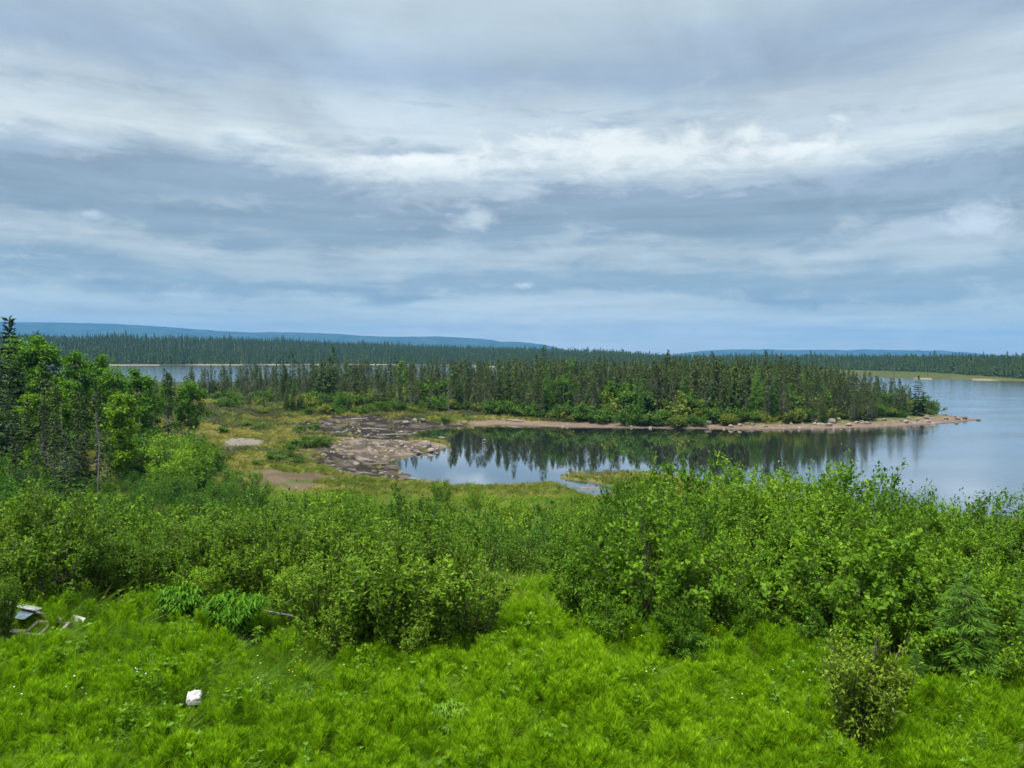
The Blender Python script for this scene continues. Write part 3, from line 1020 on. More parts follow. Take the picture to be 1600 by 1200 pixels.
DARK, CLUB, BRIGHT = [darker(k) for k in DENSE], [darker(k) for k in BLACK], [darker(k, 'brightbirch') for k in BIRCH]
OPEN = [Kind('fir_tree', list(zip(('trunk', 'crown'), make_conifer(740 + i, 5.0, 1.5, 'open', 'fir'))), 5.0) for i in range(2)]
LARCH = [Kind('larch_tree', list(zip(('trunk', 'crown'), make_conifer(760 + i, 5.0, [1.5, 1.25][i], 'larch', 'larch'))), 5.0) for i in range(2)]
SNAG = [Kind('dead_tree', list(zip(('trunk', 'crown'), make_snag(780 + i, 6.0))), 6.0) for i in range(2)]

prng = np.random.default_rng(2024)


def stand(kind, px, dist, top, label, cat, group=None, wide=1.0):
    dist = float(np.interp(dist, [5, 10.5, 13, 16.5, 19, 26, 31, 40, 1000], [5, 10.4, 11.6, 13.8, 16.3, 23.6, 29.5, 40, 1000]))
    """Plant of the given kind rooted on the terrain, its height taken from how far its tip reaches up."""
    x, y = at_dist(px, dist)
    z = g1(x, y)
    h = max(z_of(px, top, dist) - z, .3)
    return kind.place(float(x), float(y), h, label, cat, group, wide, z=z - .03)


# ------------------------------------------------------------------ near thicket on the left: willow scrub
WLAB = 'willow bushes in the left thicket'
row = [
    # px, dist, top, kind, variant, wide, label
    (-45, 17.6, 850, 'W', 0, 1.1, 'olive willow bush cut by the photo edge behind the discarded boards'),
    (15, 16.9, 845, 'W', 1, 1.1, 'olive willow bush over the pale blue sheet and boards'),
    (85, 16.9, 820, 'W', 2, 1.1, 'thin brownish willow bush directly behind the tilted grey board'),
    (165, 17.6, 835, 'W', 3, 1.1, 'willow bush between the tilted grey board and the smaller leafy mound'),
    (238, 17.6, 850, 'W', 0, 1.1, 'willow bush just behind the smaller leafy mound'),
    (312, 17.6, 838, 'A', 0, .8, 'dark alder bush rising between the two leafy mounds'),
    (388, 17.6, 852, 'W', 1, 1.1, 'willow bush right behind the bigger leafy mound'),
    (455, 16.9, 860, 'A', 1, .7, 'dark alder bush hanging over the black pipe'),
    (505, 14.6, 872, 'W', 3, 1.1, 'willow bush right of the black pipe end'),
    (560, 13.9, 868, 'W', 2, 1.15, 'bright willow bush with upright shoots leaning out over the meadow'),
    (622, 13.7, 880, 'W', 0, 1.15, 'willow bush at the front of the thicket, nearest to the meadow'),
    (680, 13.9, 875, 'W', 1, 1.15, 'willow bush in the front row, second from the thicket end'),
    (738, 14.4, 880, 'W', 3, 1.1, 'willow bush closing the thicket beside the grassy gap'),
    (530, 13.3, 955, 'W', 1, 1.1, 'low willow bush standing out in front of the left thicket'),
    (640, 13.0, 965, 'W', 2, 1.0, 'little willow bush at the foot of the thicket'),
    (-20, 18.6, 790, 'W', 2, 1.2, None), (60, 18.8, 772, 'W', 0, 1.2, None), (130, 19.0, 800, 'W', 1, 1.2, None), (205, 18.6, 815, 'W', 3, 1.2, None),
    (270, 18.8, 812, 'W', 2, 1.2, None), (345, 18.6, 818, 'W', 0, 1.2, None), (410, 18.6, 806, 'W', 1, 1.2, None), (480, 18.4, 815, 'W', 2, 1.2, None),
    (545, 17.6, 826, 'W', 3, 1.2, None), (605, 17.0, 830, 'W', 0, 1.2, None), (665, 17.0, 828, 'W', 1, 1.2, None), (722, 17.4, 838, 'W', 2, 1.1, None),
    (20, 23.0, 775, 'MW', 0, 1.0, None), (95, 23.0, 772, 'MW', 1, 1.0, None), (180, 23.5, 790, 'A', 2, 1.0, None), (255, 23.0, 795, 'MW', 0, 1.0, None),
    (330, 23.0, 800, 'MW', 1, 1.0, None), (405, 22.5, 790, 'MW', 0, 1.0, None), (480, 22.5, 785, 'MW', 1, 1.0, None), (560, 22.0, 792, 'A', 3, .9, None),
    (635, 21.5, 800, 'MW', 0, 1.0, None), (710, 21.5, 806, 'MW', 1, 1.0, None),
]
cnt = {}
ORD = dict(enumerate('zeroth first second third fourth fifth sixth seventh eighth ninth tenth eleventh twelfth thirteenth fourteenth'.split()))
for px, dist, top, k, v, wide, lab in row:
    kd = {'W': WILLOW if lab else WILLOW_BACK, 'A': ALDER if lab else ALDER_BACK, 'MW': MIDWILLOW}[k]
    kk = kd[v % len(kd)]
    isw = k != 'A'
    if lab is None:
        rown = 'second' if dist < 20 else 'third'
        cnt[rown] = cnt.get(rown, 0) + 1
        lab = f'{"willow" if isw else "alder"} bush in the {rown} row of the left thicket, {ORD[cnt[rown]]} from the left photo edge'
        stand(kk, px, dist, top + prng.uniform(-14, 10), lab, 'bush', WLAB if isw else 'alder bushes in the left thicket', wide)
    else:
        stand(kk, px, dist, top, lab, 'bush', None, wide)

# ------------------------------------------------------------------ near alders on the right
right = [
    # px, dist, top, kind, variant, wide, label
    (922, 16.4, 852, 'D', 1, .85, 'rounded alder bush at the right-hand edge of the grassy gap'),
    (1012, 16.1, 782, 'D', 0, .95, 'big domed alder bush above the round yellow-green mound, dark at its foot'),
    (1112, 16.2, 815, 'D', 2, .90, 'domed alder bush left of the deep dark gap in the right-hand thicket'),
    (1352, 15.0, 790, 'D', 1, 1.05, 'biggest domed bright alder bush, behind the reddish willow'),
    (1205, 16.6, 850, 'A', 3, 1.0, 'alder bush set back in the deep dark gap of the right-hand thicket'),
    (1165, 15.4, 905, 'A', 0, .9, 'alder bush just left of the deep dark gap, lower than the domed ones'),
    (1268, 15.6, 868, 'A', 0, .9, 'alder bush right of the deep dark gap in the thicket'),
    (1455, 15.2, 845, 'D', 2, .85, 'domed alder bush standing just behind the soft green larch'),
    (1605, 14.0, 868, 'A', 3, .9, 'alder bush at the picture edge right of the larch'),
    (1540, 15.8, 850, 'A', 0, .9, 'alder bush half hidden behind the top of the larch'),
    (1062, 14.2, 935, 'A', 3, .9, 'low alder bush standing in front of the two domed ones'),
    (958, 14.6, 930, 'A', 4, .9, 'low alder bush at the foot of the rounded one by the grassy gap'),
    (1298, 13.9, 940, 'A', 4, .95, 'lower alder bush bulging into the meadow left of the reddish willow'),
    (1410, 13.0, 915, 'A', 1, .95, 'alder bush directly behind the reddish willow on its right side'),
    (1590, 11.8, 965, 'A', 4, .9, 'alder bush at the picture edge low down beside the larch'),
]
for px, dist, top, kk, v, wide, lab in right:
    stand({'A': ALDER, 'D': DOME}[kk][v], px, dist, top, lab, 'bush', None, wide)
ALAB = 'alder bushes massed in the right-hand thicket'
for i, (px, dist, top) in enumerate([
    (880, 21.5, 850), (945, 20.5, 812), (1010, 20.0, 800), (1075, 20.5, 790), (1140, 20.5, 800), (1205, 21.0, 792), (1270, 20.5, 780), (1335, 20.0, 775),
    (1400, 20.0, 800), (1470, 20.0, 822), (1545, 19.5, 815), (1620, 19.5, 812),
    (905, 25.5, 815), (985, 26.0, 775), (1060, 25.5, 755), (1130, 25.5, 752), (1200, 26.0, 760), (1270, 25.5, 752), (1345, 25.0, 758), (1420, 25.0, 782), (1495, 25.0, 795), (1570, 25.0, 795), (1650, 25, 795)]):
    rown, no = ('second', i + 1) if i < 12 else ('third', i - 11)
    stand(ALDER_BACK[(i * 3 + 1) % 4], px, dist, top + prng.uniform(-16, 12), f'alder bush in the {rown} row of the right-hand thicket, {ORD[no]} from the grassy gap', 'bush', ALAB, prng.uniform(.9, 1.15))
for i, (px, dist, top) in enumerate([
    (1000, 31, 752), (1050, 30.5, 722), (1100, 31, 726), (1155, 31, 732), (1205, 31, 730), (1262, 31, 742), (1310, 31, 738), (1345, 30.5, 722), (1395, 31, 752), (1450, 31, 768),
    (1500, 31, 772), (1560, 31, 776), (1620, 31, 776), (1680, 31, 776),
    (965, 36, 775), (1030, 36, 750), (1110, 37, 742), (1180, 37, 745), (1250, 37, 748), (1330, 37, 748)]):
    stand(MIDALDER[i % 3], px, dist, top + (prng.uniform(-5, 12) if i < 14 else 0), (f'alder bush topping the right-hand thicket against the lake, {ORD[i + 1]} from its left end' if i < 14 else 'alder bush hidden low behind the top of the right-hand thicket'), 'bush', 'alder bushes along the back of the right-hand thicket', .85)

# bushes behind the left thicket, going down to the marsh
for i, (px, dist, top) in enumerate([
    (760, 26, 812), (820, 24.5, 835), (800, 29, 802), (850, 28, 812), (905, 31, 800), (700, 28, 796), (640, 29, 788), (580, 30, 784), (520, 30, 782), (460, 29, 790), (400, 30, 792), (340, 31, 788),
    (740, 34, 788), (680, 36, 782), (620, 37, 778), (560, 38, 776), (500, 38, 778), (440, 37, 784), (860, 35, 792), (930, 38, 786), (790, 38, 786)]):
    kd = (MIDDARK if i % 3 == 0 else MIDWILLOW)
    nm = 'alder' if i % 3 == 0 else 'willow'
    stand(kd[i % len(kd)], px, dist, top + prng.uniform(-14, 14), f'{nm} bush on the slope between the thicket and the marsh', 'bush', f'{nm} bushes on the slope down to the marsh', .9)
for i, (px, dist, top) in enumerate([(548, 44, 762), (505, 50, 764), (690, 55, 748), (745, 52, 758), (905, 46, 772), (470, 45, 772), (1012, 60, 738), (980, 55, 745)]):
    stand(MIDALDER[i % 3], px, dist, top, 'young alder bush standing alone in the brown marsh grass', 'bush', 'young alders scattered on the near marsh', .7)
# dark alders massed on the left, before the bare patch
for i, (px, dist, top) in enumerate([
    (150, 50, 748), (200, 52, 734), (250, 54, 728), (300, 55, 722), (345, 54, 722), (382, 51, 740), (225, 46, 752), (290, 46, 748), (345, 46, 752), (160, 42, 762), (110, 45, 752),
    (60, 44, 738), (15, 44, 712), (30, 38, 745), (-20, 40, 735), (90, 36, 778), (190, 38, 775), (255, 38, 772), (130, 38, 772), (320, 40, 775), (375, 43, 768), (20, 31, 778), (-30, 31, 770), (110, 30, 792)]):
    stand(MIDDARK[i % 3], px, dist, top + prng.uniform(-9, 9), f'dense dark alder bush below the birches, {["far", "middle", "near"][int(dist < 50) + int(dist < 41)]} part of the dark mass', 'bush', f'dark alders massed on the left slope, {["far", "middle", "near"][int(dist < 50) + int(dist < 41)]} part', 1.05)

# ------------------------------------------------------------------ the odd ones in front
stand(WILLOW[2], -4, 14.9, 900, 'little willow bush cut by the photo edge in front of the scrap heap', 'bush', None, .8)
stand(REDWILLOW, 1362, 9.3, 992, 'reddish thin-twigged willow bush alone on the meadow before the thicket', 'bush', None, .88)
stand(LARCH[0], 1520, 12.0, 890, 'soft feathery green larch before the right-hand alders', 'tree', None, 1.5)
stand(LARCH[1], 1448, 11.2, 1010, 'small low larch between the reddish willow and the taller larch', 'tree', None, 1.5)
stand(LARCH[1], 1625, 12.0, 930, 'larch cut by the picture edge beside the taller larch', 'tree', None, 1.0)

# ------------------------------------------------------------------ trees on the left
LEFT = [
    (DARK[0], 20, 66, 499, 'tallest dark spruce at the left edge, tip above the blue hill', 'tree', 1.1),
    (DARK[2], 57, 95, 520, 'slim spruce behind the birch crowns, tip against the blue hill', 'tree', 1.0),
    (DARK[1], -8, 56, 548, 'dark spruce cut by the left picture edge', 'tree', .9),
    (BIRCH[1], 30, 76, 534, 'broad birch in front of the tallest spruce', 'tree', 1.01),
    (BIRCH[0], 66, 76, 533, 'broad birch right of the tallest spruce', 'tree', 1.01),
    (BIRCH[2], 112, 74, 546, 'slim bright birch with pointed crown by the back channel', 'tree', 0.84),
    (BIRCH[0], 155, 80, 560, 'darker round birch behind the dead-looking spruces', 'tree', 1.11),
    (BRIGHT[2], 80, 58, 602, 'yellowish birch behind the grey-limbed spruces', 'tree', 0.95),
    (BRIGHT[2], 48, 57, 612, 'yellowish birch left of the grey-limbed spruces', 'tree', 0.84),
    (CLUB[0], 67, 52, 570, 'tallest grey-limbed black spruce with a dark club top', 'tree', .9),
    (CLUB[1], 81, 52, 596, 'grey-limbed black spruce right beside the tallest grey one', 'tree', .9),
    (CLUB[3], 60, 50, 625, 'shorter grey-limbed spruce in the row of three', 'tree', .9),
    (CLUB[2], 84, 49, 648, 'shortest grey-limbed spruce in front of the row of three', 'tree', .9),
    (CLUB[4], 118, 52, 607, 'dark bushy-headed spruce between the two birches', 'tree', .95),
    (CLUB[0], 147, 53, 607, 'club-topped spruce just left of the white-stemmed birch', 'tree', .9),
    (CLUB[3], 132, 55, 628, 'thin spruce between two club-topped spruces', 'tree', .9),
    (BRIGHT[2], 187, 57, 612, 'bright birch with a crooked white stem above the dark alders', 'tree', 1.01),
    (BIRCH[0], 215, 72, 582, 'round birch behind the bright white-stemmed birch', 'tree', 1.01),
    (BIRCH[1], 180, 76, 578, 'birch with open crown at the back of the left grove', 'tree', 0.95),
    (CLUB[2], 262, 80, 585, 'dark thin spruce left of the lone round birch', 'tree', 1.0),
    (BIRCH[1], 293, 82, 598, 'lone round-headed birch on the open bog, pale stem below', 'tree', 1.01),
    (BIRCH[2], 232, 80, 612, 'low birch at the edge of the open bog', 'tree', 0.95),
    (OPEN[0], 105, 40, 688, 'small dark fir with level boughs and bare grey stem', 'tree', .85),
    (CLUB[4], 165, 51, 688, 'little dark spruce below the white-stemmed birch', 'tree', 1.0),
    (CLUB[2], 20, 44, 650, 'small dark spruce by the left picture edge', 'tree', 1.1),
    (DARK[2], 48, 40, 705, 'small spruce among the alders left of the little fir', 'tree', .9),
    (DARK[1], 12, 52, 590, 'broad dark spruce low at the left edge in front of the tallest one', 'tree', .9),
    (DARK[2], 40, 54, 628, 'dark young spruce at the foot of the two broad birches', 'tree', 1.2),
    (CLUB[4], 98, 47, 672, 'dark young spruce behind the level-boughed fir', 'tree', 1.2),
    (SNAG[0], 241, 78, 605, 'bare grey dead tree at the edge of the grove', 'dead tree', .8),
    (SNAG[1], 152, 50, 640, 'bare grey dead tree among the club-topped spruces', 'dead tree', .8),
    (SNAG[0], 100, 51, 620, 'bare grey dead tree beside the row of grey-limbed spruces', 'dead tree', .8),
    (BRIGHT[0], 20, 60, 640, 'birch low down at the left edge under the dark spruce', 'tree', 1.06),
    (BIRCH[2], 100, 66, 592, 'birch filling the gap behind the bushy-headed spruce', 'tree', 0.95),
    (BIRCH[0], -25, 70, 560, 'birch mostly outside the left picture edge', 'tree', 0.95),
    (BIRCH[1], 258, 92, 600, 'birch at the back of the grove beside the dark thin spruce', 'tree', 0.84),
]
for kd, px, dist, top, lab, cat, wide in LEFT:
    stand(kd, px, dist, top, lab, cat, None, wide)
for i, (px, dist, top) in enumerate([(245, 70, 672), (275, 72, 676), (300, 74, 684), (225, 66, 680), (265, 66, 692), (330, 76, 694), (300, 66, 700), (235, 60, 700), (205, 60, 704), (340, 68, 706)]):
    stand(SHOREBUSH[i % 3], px, dist, top, 'low dark shrub at the foot of the birch grove', 'bush', 'low shrubs at the foot of the birch grove', .9)

for i in range(40):
    px = prng.uniform(-30, 325); dist = prng.uniform(48, 84)
    stand(MIDALDER[i % 3], px, dist, np.interp(dist, [48, 84], [715, 662]) + prng.uniform(-20, 22), 'green undergrowth bush between the trees of the left grove', 'bush', 'undergrowth bushes in the left grove', 1.2)
# ------------------------------------------------------------------ named trees of the far bank
MID = [
    (DENSE[1], 515, 141, 556, 'big broad dark spruce standing forward on the bog edge', 'tree', 1.15),
    (DENSE[2], 521, 160, 543, 'tall narrow spire behind the big broad spruce', 'tree', .9),
    (DENSE[2], 458, 165, 552, 'tall dark spruce left of the big broad spruce', 'tree', 1.0),
    (BLACK[2], 478, 150, 578, 'ragged spruce between the two tall dark ones', 'tree', 1.0),
    (BIRCH[0], 636, 160, 580, 'bright round birch among the dark spruces of the far bank', 'tree', 1.50),
    (BIRCH[2], 626, 168, 563, 'narrow pale birch top behind the bright round birch', 'tree', 0.80),
    (LARCH[1], 459, 155, 586, 'little bright larch before the spruces', 'tree', .8),
    (DENSE[0], 803, 142, 558, 'dark dense spruce opposite the tallest reflection', 'tree', 1.0),
    (DENSE[2], 848, 150, 541, 'tallest feathery spruce of the far bank', 'tree', 1.1),
    (DENSE[2], 838, 158, 553, 'spruce just left of the tallest feathery spruce', 'tree', 1.0),
    (BIRCH[0], 712, 190, 573, 'pale birch behind the spruces left of the dense spruce', 'tree', 0.90),
    (BIRCH[1], 888, 165, 566, 'pale rounded birch right of the tallest feathery spruce', 'tree', 0.80),
    (LARCH[1], 942, 150, 582, 'pale green larch in the middle of the peninsula', 'tree', .8),
    (BLACK[0], 1044, 148, 548, 'thin spruce spire above the middle of the peninsula', 'tree', .9),
    (BLACK[4], 1114, 150, 551, 'spruce with a dark knob of a top', 'tree', 1.0),
    (BLACK[1], 1196, 152, 549, 'thin tall spruce with a dark knob above the bog', 'tree', 1.0),
    (BLACK[3], 1217, 152, 553, 'thin spruce right of the tall knob-topped one', 'tree', .9),
    (LARCH[0], 1204, 148, 566, 'pale green larch below the knob-topped spruces', 'tree', .7),
    (DENSE[2], 1081, 152, 561, 'dense dark green spruce left of the knob-topped one', 'tree', 1.0),
    (BLACK[0], 1245, 150, 560, 'ragged spruce standing above the right-hand water', 'tree', 1.1),
    (DENSE[2], 1284, 146, 573, 'spruce of the headland with pale water behind', 'tree', .9),
    (DENSE[0], 1326, 146, 575, 'pair-leading tall spruce on the headland', 'tree', .9),
    (OPEN[1], 1436, 146, 588, 'flat-boughed fir last on the headland point', 'tree', 1.0),
    (BLACK[2], 1412, 148, 603, 'thin spruce left of the flat-boughed fir', 'tree', 1.0),
    (SNAG[1], 700, 132, 590, 'thin dead tree mirrored in the cove', 'dead tree', .6),
    (SNAG[0], 880, 138, 578, 'dead tree among the bank spruces', 'dead tree', .6),
]
used = []
for kd, px, dist, top, lab, cat, wide in MID:
    o = stand(kd, px, dist, top, lab, cat, None, wide)
    used.append((o.location.x, o.location.y))

# ------------------------------------------------------------------ the crowded stand of the peninsula
def stand_points():
    pts = []
    xs = prng.uniform(-75, 95, 26000); ys = prng.uniform(112, 232, 26000)
    near, far, lag, dn, df, dl = masks(xs, ys)
    px = 800 + FPX * xs / ys
    fd = edgedist(FRONT, xs, ys, False)
    fronty = (fbm(xs, ys * 0, .22, 44, 3) - .5) * 16 + np.interp(px, [150, 330, 470, 560, 720, 800, 1000, 1200, 1330, 1460], [150, 158, 150, 148, 138, 136, 134, 131, 134, 144])
    okp = near & (dn > 2.2) & (fd > np.interp(px, [700, 1200, 1450], [8, 5, 4])) & (ys > fronty) & (px > 215) & (px < 1466)
    dens = np.interp(px, [215, 300, 460, 700, 860, 1100, 1460], [.22, .28, .34, .40, .7, .85, .9]) * (0.35 + 1.2 * fbm(xs, ys, .06, 55))
    dens = np.where((ys > 185) & (px < 760), .95, dens)
    okp &= prng.uniform(0, 1, len(xs)) < dens
    for x, y in zip(xs[okp], ys[okp]):
        rmin = (2.3 if y < 160 else 3.6) * (1.0 if x / y > -.08 else 1.25)
        if all((x - a) ** 2 + (y - b) ** 2 > rmin * rmin for a, b in pts[-420:]) and all((x - a) ** 2 + (y - b) ** 2 > 1.5 for a, b in used):
            pts.append((x, y))
    return np.array(pts)


SP = stand_points()
SP = SP[np.argsort(SP[:, 1])]
spx = 800 + FPX * SP[:, 0] / SP[:, 1]
SZ = ground(SP[:, 0], SP[:, 1])
# canopy line: tips reach roughly to these picture heights
SH0 = 0
line = np.interp(spx, [215, 330, 420, 520, 650, 850, 1000, 1100, 1200, 1300, 1380, 1420, 1450, 1475], [588, 582, 578, 574, 575, 572, 573, 568, 572, 582, 596, 606, 620, 632])
fdist = edgedist(FRONT, SP[:, 0], SP[:, 1], False)
tips = line + np.abs(prng.normal(0, 1, len(SP))) * np.interp(spx, [600, 900], [30, 22]) * (prng.uniform(0, 1, len(SP)) < .75) + prng.uniform(-12, 8, len(SP)) + np.interp(fdist, [4, 12, 25], [30, 14, 0]) * prng.uniform(0, 1.3, len(SP))
SH = np.clip(CAM_H - (tips - (HOR + (spx - 800) * .0082)) / FPX * SP[:, 1] - SZ, np.interp(spx, [1380, 1440], [2.4, 1.0]), 11)
NBIG = 250
big = np.argsort(-(SH / SP[:, 1]))[:NBIG]
isbig = np.zeros(len(SP), bool); isbig[big] = True
for i in np.where(isbig)[0]:
    r = prng.random()
    wide = prng.uniform(.75, 1.25)
    kd = BLACK[int(prng.integers(0, 5))] if r < .66 else (DENSE[int(prng.integers(0, 3))] if r < .84 else (LARCH[int(prng.integers(0, 2))] if r < .91 else BIRCH[int(prng.integers(0, 3))]))
    nm = 'spruce' if r < .84 else ('larch' if r < .91 else 'birch')
    if nm == 'larch': wide *= .7
    hh = float(SH[i]) * (1.0 if nm != 'birch' else .72)
    where = 'wood left of the cove' if spx[i] < 700 else ('crowded wood on the peninsula' if spx[i] < 1240 else 'wood thinning out towards the headland')
    kd.place(float(SP[i, 0]), float(SP[i, 1]), hh, f'one of the {dict(larch="pale green larches", birch="bright leafy birches", spruce="dark ragged spruces")[nm]} in the {where}', 'tree',
             f'{nm} trees in the {where}', wide, z=float(SZ[i]) - .05)


def mesh_arrays(me):
    v = np.empty(len(me.vertices) * 3, np.float32); me.vertices.foreach_get('co', v)
    l = np.empty(len(me.loops), np.int32); me.loops.foreach_get('vertex_index', l)
    s = np.empty(len(me.polygons), np.int32); me.polygons.foreach_get('loop_start', s)
    return v.reshape(-1, 3), l, s


# ------------------------------------------------------------------ scatter: one object, copies made by geometry nodes (only for what nobody could count)
def scatter(name, pts, tilt, scale, idx, meshes, label, cat):
    src = bpy.data.collections.new('source of ' + name)
    for i, me in enumerate(meshes):
        src.objects.link(bpy.data.objects.new(f'source_{name}_{i:02d}', me))
    me = bpy.data.meshes.new(name)
    n = len(pts)
    me.vertices.add(n); me.vertices.foreach_set('co', np.asarray(pts, np.float32).ravel())
    a = me.attributes.new('rot', 'FLOAT_VECTOR', 'POINT')
    rot = np.stack([tilt[:, 0], tilt[:, 1], prng.uniform(0, 6.283, n)], -1).astype(np.float32)
    a.data.foreach_set('vector', rot.ravel())
    a = me.attributes.new('size', 'FLOAT', 'POINT'); a.data.foreach_set('value', np.asarray(scale, np.float32))
    a = me.attributes.new('pick', 'INT', 'POINT'); a.data.foreach_set('value', np.asarray(idx, np.int32))
    o = link(name, me)
    ng = bpy.data.node_groups.new('scatter ' + name, 'GeometryNodeTree')
    ng.interface.new_socket('Geometry', in_out='INPUT', socket_type='NodeSocketGeometry')
    ng.interface.new_socket('Geometry', in_out='OUTPUT', socket_type='NodeSocketGeometry')
    N = ng.nodes
    gi, go = N.new('NodeGroupInput'), N.new('NodeGroupOutput')
    ci = N.new('GeometryNodeCollectionInfo'); ci.inputs['Collection'].default_value = src
    ci.inputs['Separate Children'].default_value = True; ci.inputs['Reset Children'].default_value = True
    ip = N.new('GeometryNodeInstanceOnPoints'); ip.inputs['Pick Instance'].default_value = True
    def attr(nm, ty):
        q = N.new('GeometryNodeInputNamedAttribute'); q.data_type = ty; q.inputs['Name'].default_value = nm
        return q.outputs['Attribute']
    ng.links.new(gi.outputs[0], ip.inputs['Points']); ng.links.new(ci.outputs[0], ip.inputs['Instance'])
    ng.links.new(attr('pick', 'INT'), ip.inputs['Instance Index'])
    e2r = N.new('FunctionNodeEulerToRotation'); ng.links.new(attr('rot', 'FLOAT_VECTOR'), e2r.inputs[0])
    ng.links.new(e2r.outputs[0], ip.inputs['Rotation']); ng.links.new(attr('size', 'FLOAT'), ip.inputs['Scale'])
    ng.links.new(ip.outputs[0], go.inputs[0])
    o.modifiers.new('scatter', 'NODES').node_group = ng
    return tag(o, label, cat, None, 'stuff')


def flat_tilt(n, s=.12):
    return prng.normal(0, s, (n, 2))


# the rest of the wood: too many and too hidden to tell apart
def merged(k):
    mb = MB()
    for nm, me in k.parts[1:]:
        v, l, s = mesh_arrays(me)
        mb.add(v, l.reshape(-1, 4))
    v, l, s = mesh_arrays(k.parts[0][1])
    mb.add(v, l.reshape(-1, 4), 1)
    return mb.mesh('tree', [k.parts[1][1].materials[0], M['deadtwig']])


rest = np.where(~isbig)[0]
if len(rest):
    scatter('wood_interior', np.stack([SP[rest, 0], SP[rest, 1], SZ[rest] - .05], -1), flat_tilt(len(rest), .02), SH[rest] / 7.0, prng.integers(0, 4, len(rest)),
            [merged(BLACK[0]), merged(BLACK[2]), merged(BLACK[4]), merged(DENSE[0])], 'mass of spruces filling the wood behind its front trees', 'woodland')
print('stand', len(SP), 'rest', len(rest))

# bushes along the water's edge of the peninsula and the bog edge
k = 0
fp = [(470, 655), (520, 652), (600, 648), (660, 645), (700, 645), (740, 645), (790, 648), (850, 652), (920, 655), (990, 658), (1060, 660), (1110, 659), (1160, 658), (1220, 658), (1270, 656), (1320, 654), (1370, 651), (1410, 649), (1440, 648), (1460, 648)]
fpx = np.array([p[0] for p in fp], float); fpy = np.array([p[1] for p in fp], float)
for px in np.arange(478, 1462, 12.5):
    for rowk in range(2):
        pj = px + prng.uniform(-5, 5)
        py = np.interp(pj, fpx, fpy) - rowk * 8 + prng.uniform(-2, 1)
        x, y = at(pj, py, .9)
        if not (masks(np.array([x]), np.array([y]))[0][0]):
            continue
        h = prng.uniform(1.9, 3.9) * (1.0 if pj > 620 else .75) * (.72 if rowk == 0 else 1.25) * np.interp(pj, [1300, 1450], [1, .7])
        if prng.random() < .22:
            GALE[k % 2].place(float(x), float(y), h * .8, 'yellowish heath bush on the bank of the peninsula', 'bush', 'yellowish bushes on the far bank', 1.2)
        else:
            SHOREBUSH[k % 3].place(float(x), float(y), h, 'dark green bush overhanging the bank of the peninsula', 'bush', 'dark bushes on the far bank', 1.0)
        k += 1
# low shrubs on the open bog
for i, (px, py, h, wd, lab) in enumerate([
    (462, 703, 1.1, 1.2, 'dark low shrub at the near end of the long patch on the bog'), (485, 699, 1.3, 1.3, 'dark low shrub in the middle of the long patch on the bog'),
    (507, 697, 1.0, 1.2, 'dark low shrub at the far end of the long patch on the bog'), (430, 720, 1.0, 1.2, 'dark low shrub left of the bare brown patch'),
    (447, 717, .9, 1.2, 'dark low shrub right beside the one left of the bare patch'), (466, 726, .8, 1.0, 'small dark shrub below the long patch on the bog'),
    (470, 676, .9, 1.3, 'dark low shrub beyond the long patch, near the mud'), (490, 672, .9, 1.2, 'dark low shrub touching the black mud'),
    (405, 672, .8, 1.4, 'flat dark shrub in the middle of the open bog'), (385, 668, .8, 1.4, 'flat dark shrub left of the middle of the bog'),
    (350, 676, .8, 1.3, 'flat dark shrub at the left of the open bog'), (560, 646, 1.0, 1.3, 'dark shrub behind the bleached grass strip'),
    (695, 661, 1.1, .9, 'black peaty shrub hummock at the head of the cove'), (402, 730, .7, 1.1, 'small shrub by the upper end of the bare patch'),
]):
    x, y = on_ground(px, py)
    SHOREBUSH[i % 3].place(x, y, h, lab, 'bush', None, wd)
for i in range(44):
    px = prng.uniform(330, 760); py = prng.uniform(604, 640)
    x, y = on_ground(px, py)
    if not masks(np.array([x]), np.array([y]))[0][0] or y > 215: continue
    SHOREBUSH[i % 3].place(x, y, prng.uniform(1.2, 2.6), 'green bush along the ragged edge of the wood beside the bog', 'bush', 'green bushes along the edge of the wood', 1.1)
for i in range(40):
    px = prng.uniform(320, 740); py = prng.uniform(606, 648)
    x, y = on_ground(px, py)
    if not masks(np.array([x]), np.array([y]))[0][0] or y > 215: continue
    kd = [BLACK[0], BLACK[2], DENSE[0], DENSE[1], LARCH[0], BLACK[4]][i % 6]
    kd.place(x, y, prng.uniform(1.6, 4.2), f'small young {"larch" if kd is LARCH[0] else "spruce"} scattered on the bog before the wood', 'tree', f'young {"larches" if kd is LARCH[0] else "spruces"} scattered before the wood', prng.uniform(1.1, 1.5))
for i in range(34):
    px = prng.uniform(330, 700); py = prng.uniform(612, 646)
    x, y = on_ground(px, py)
    GALE[i % 2].place(x, y, prng.uniform(.7, 1.4), 'yellowish heath bush on the open bog before the wood', 'bush', 'yellowish bushes on the open bog', 1.2)

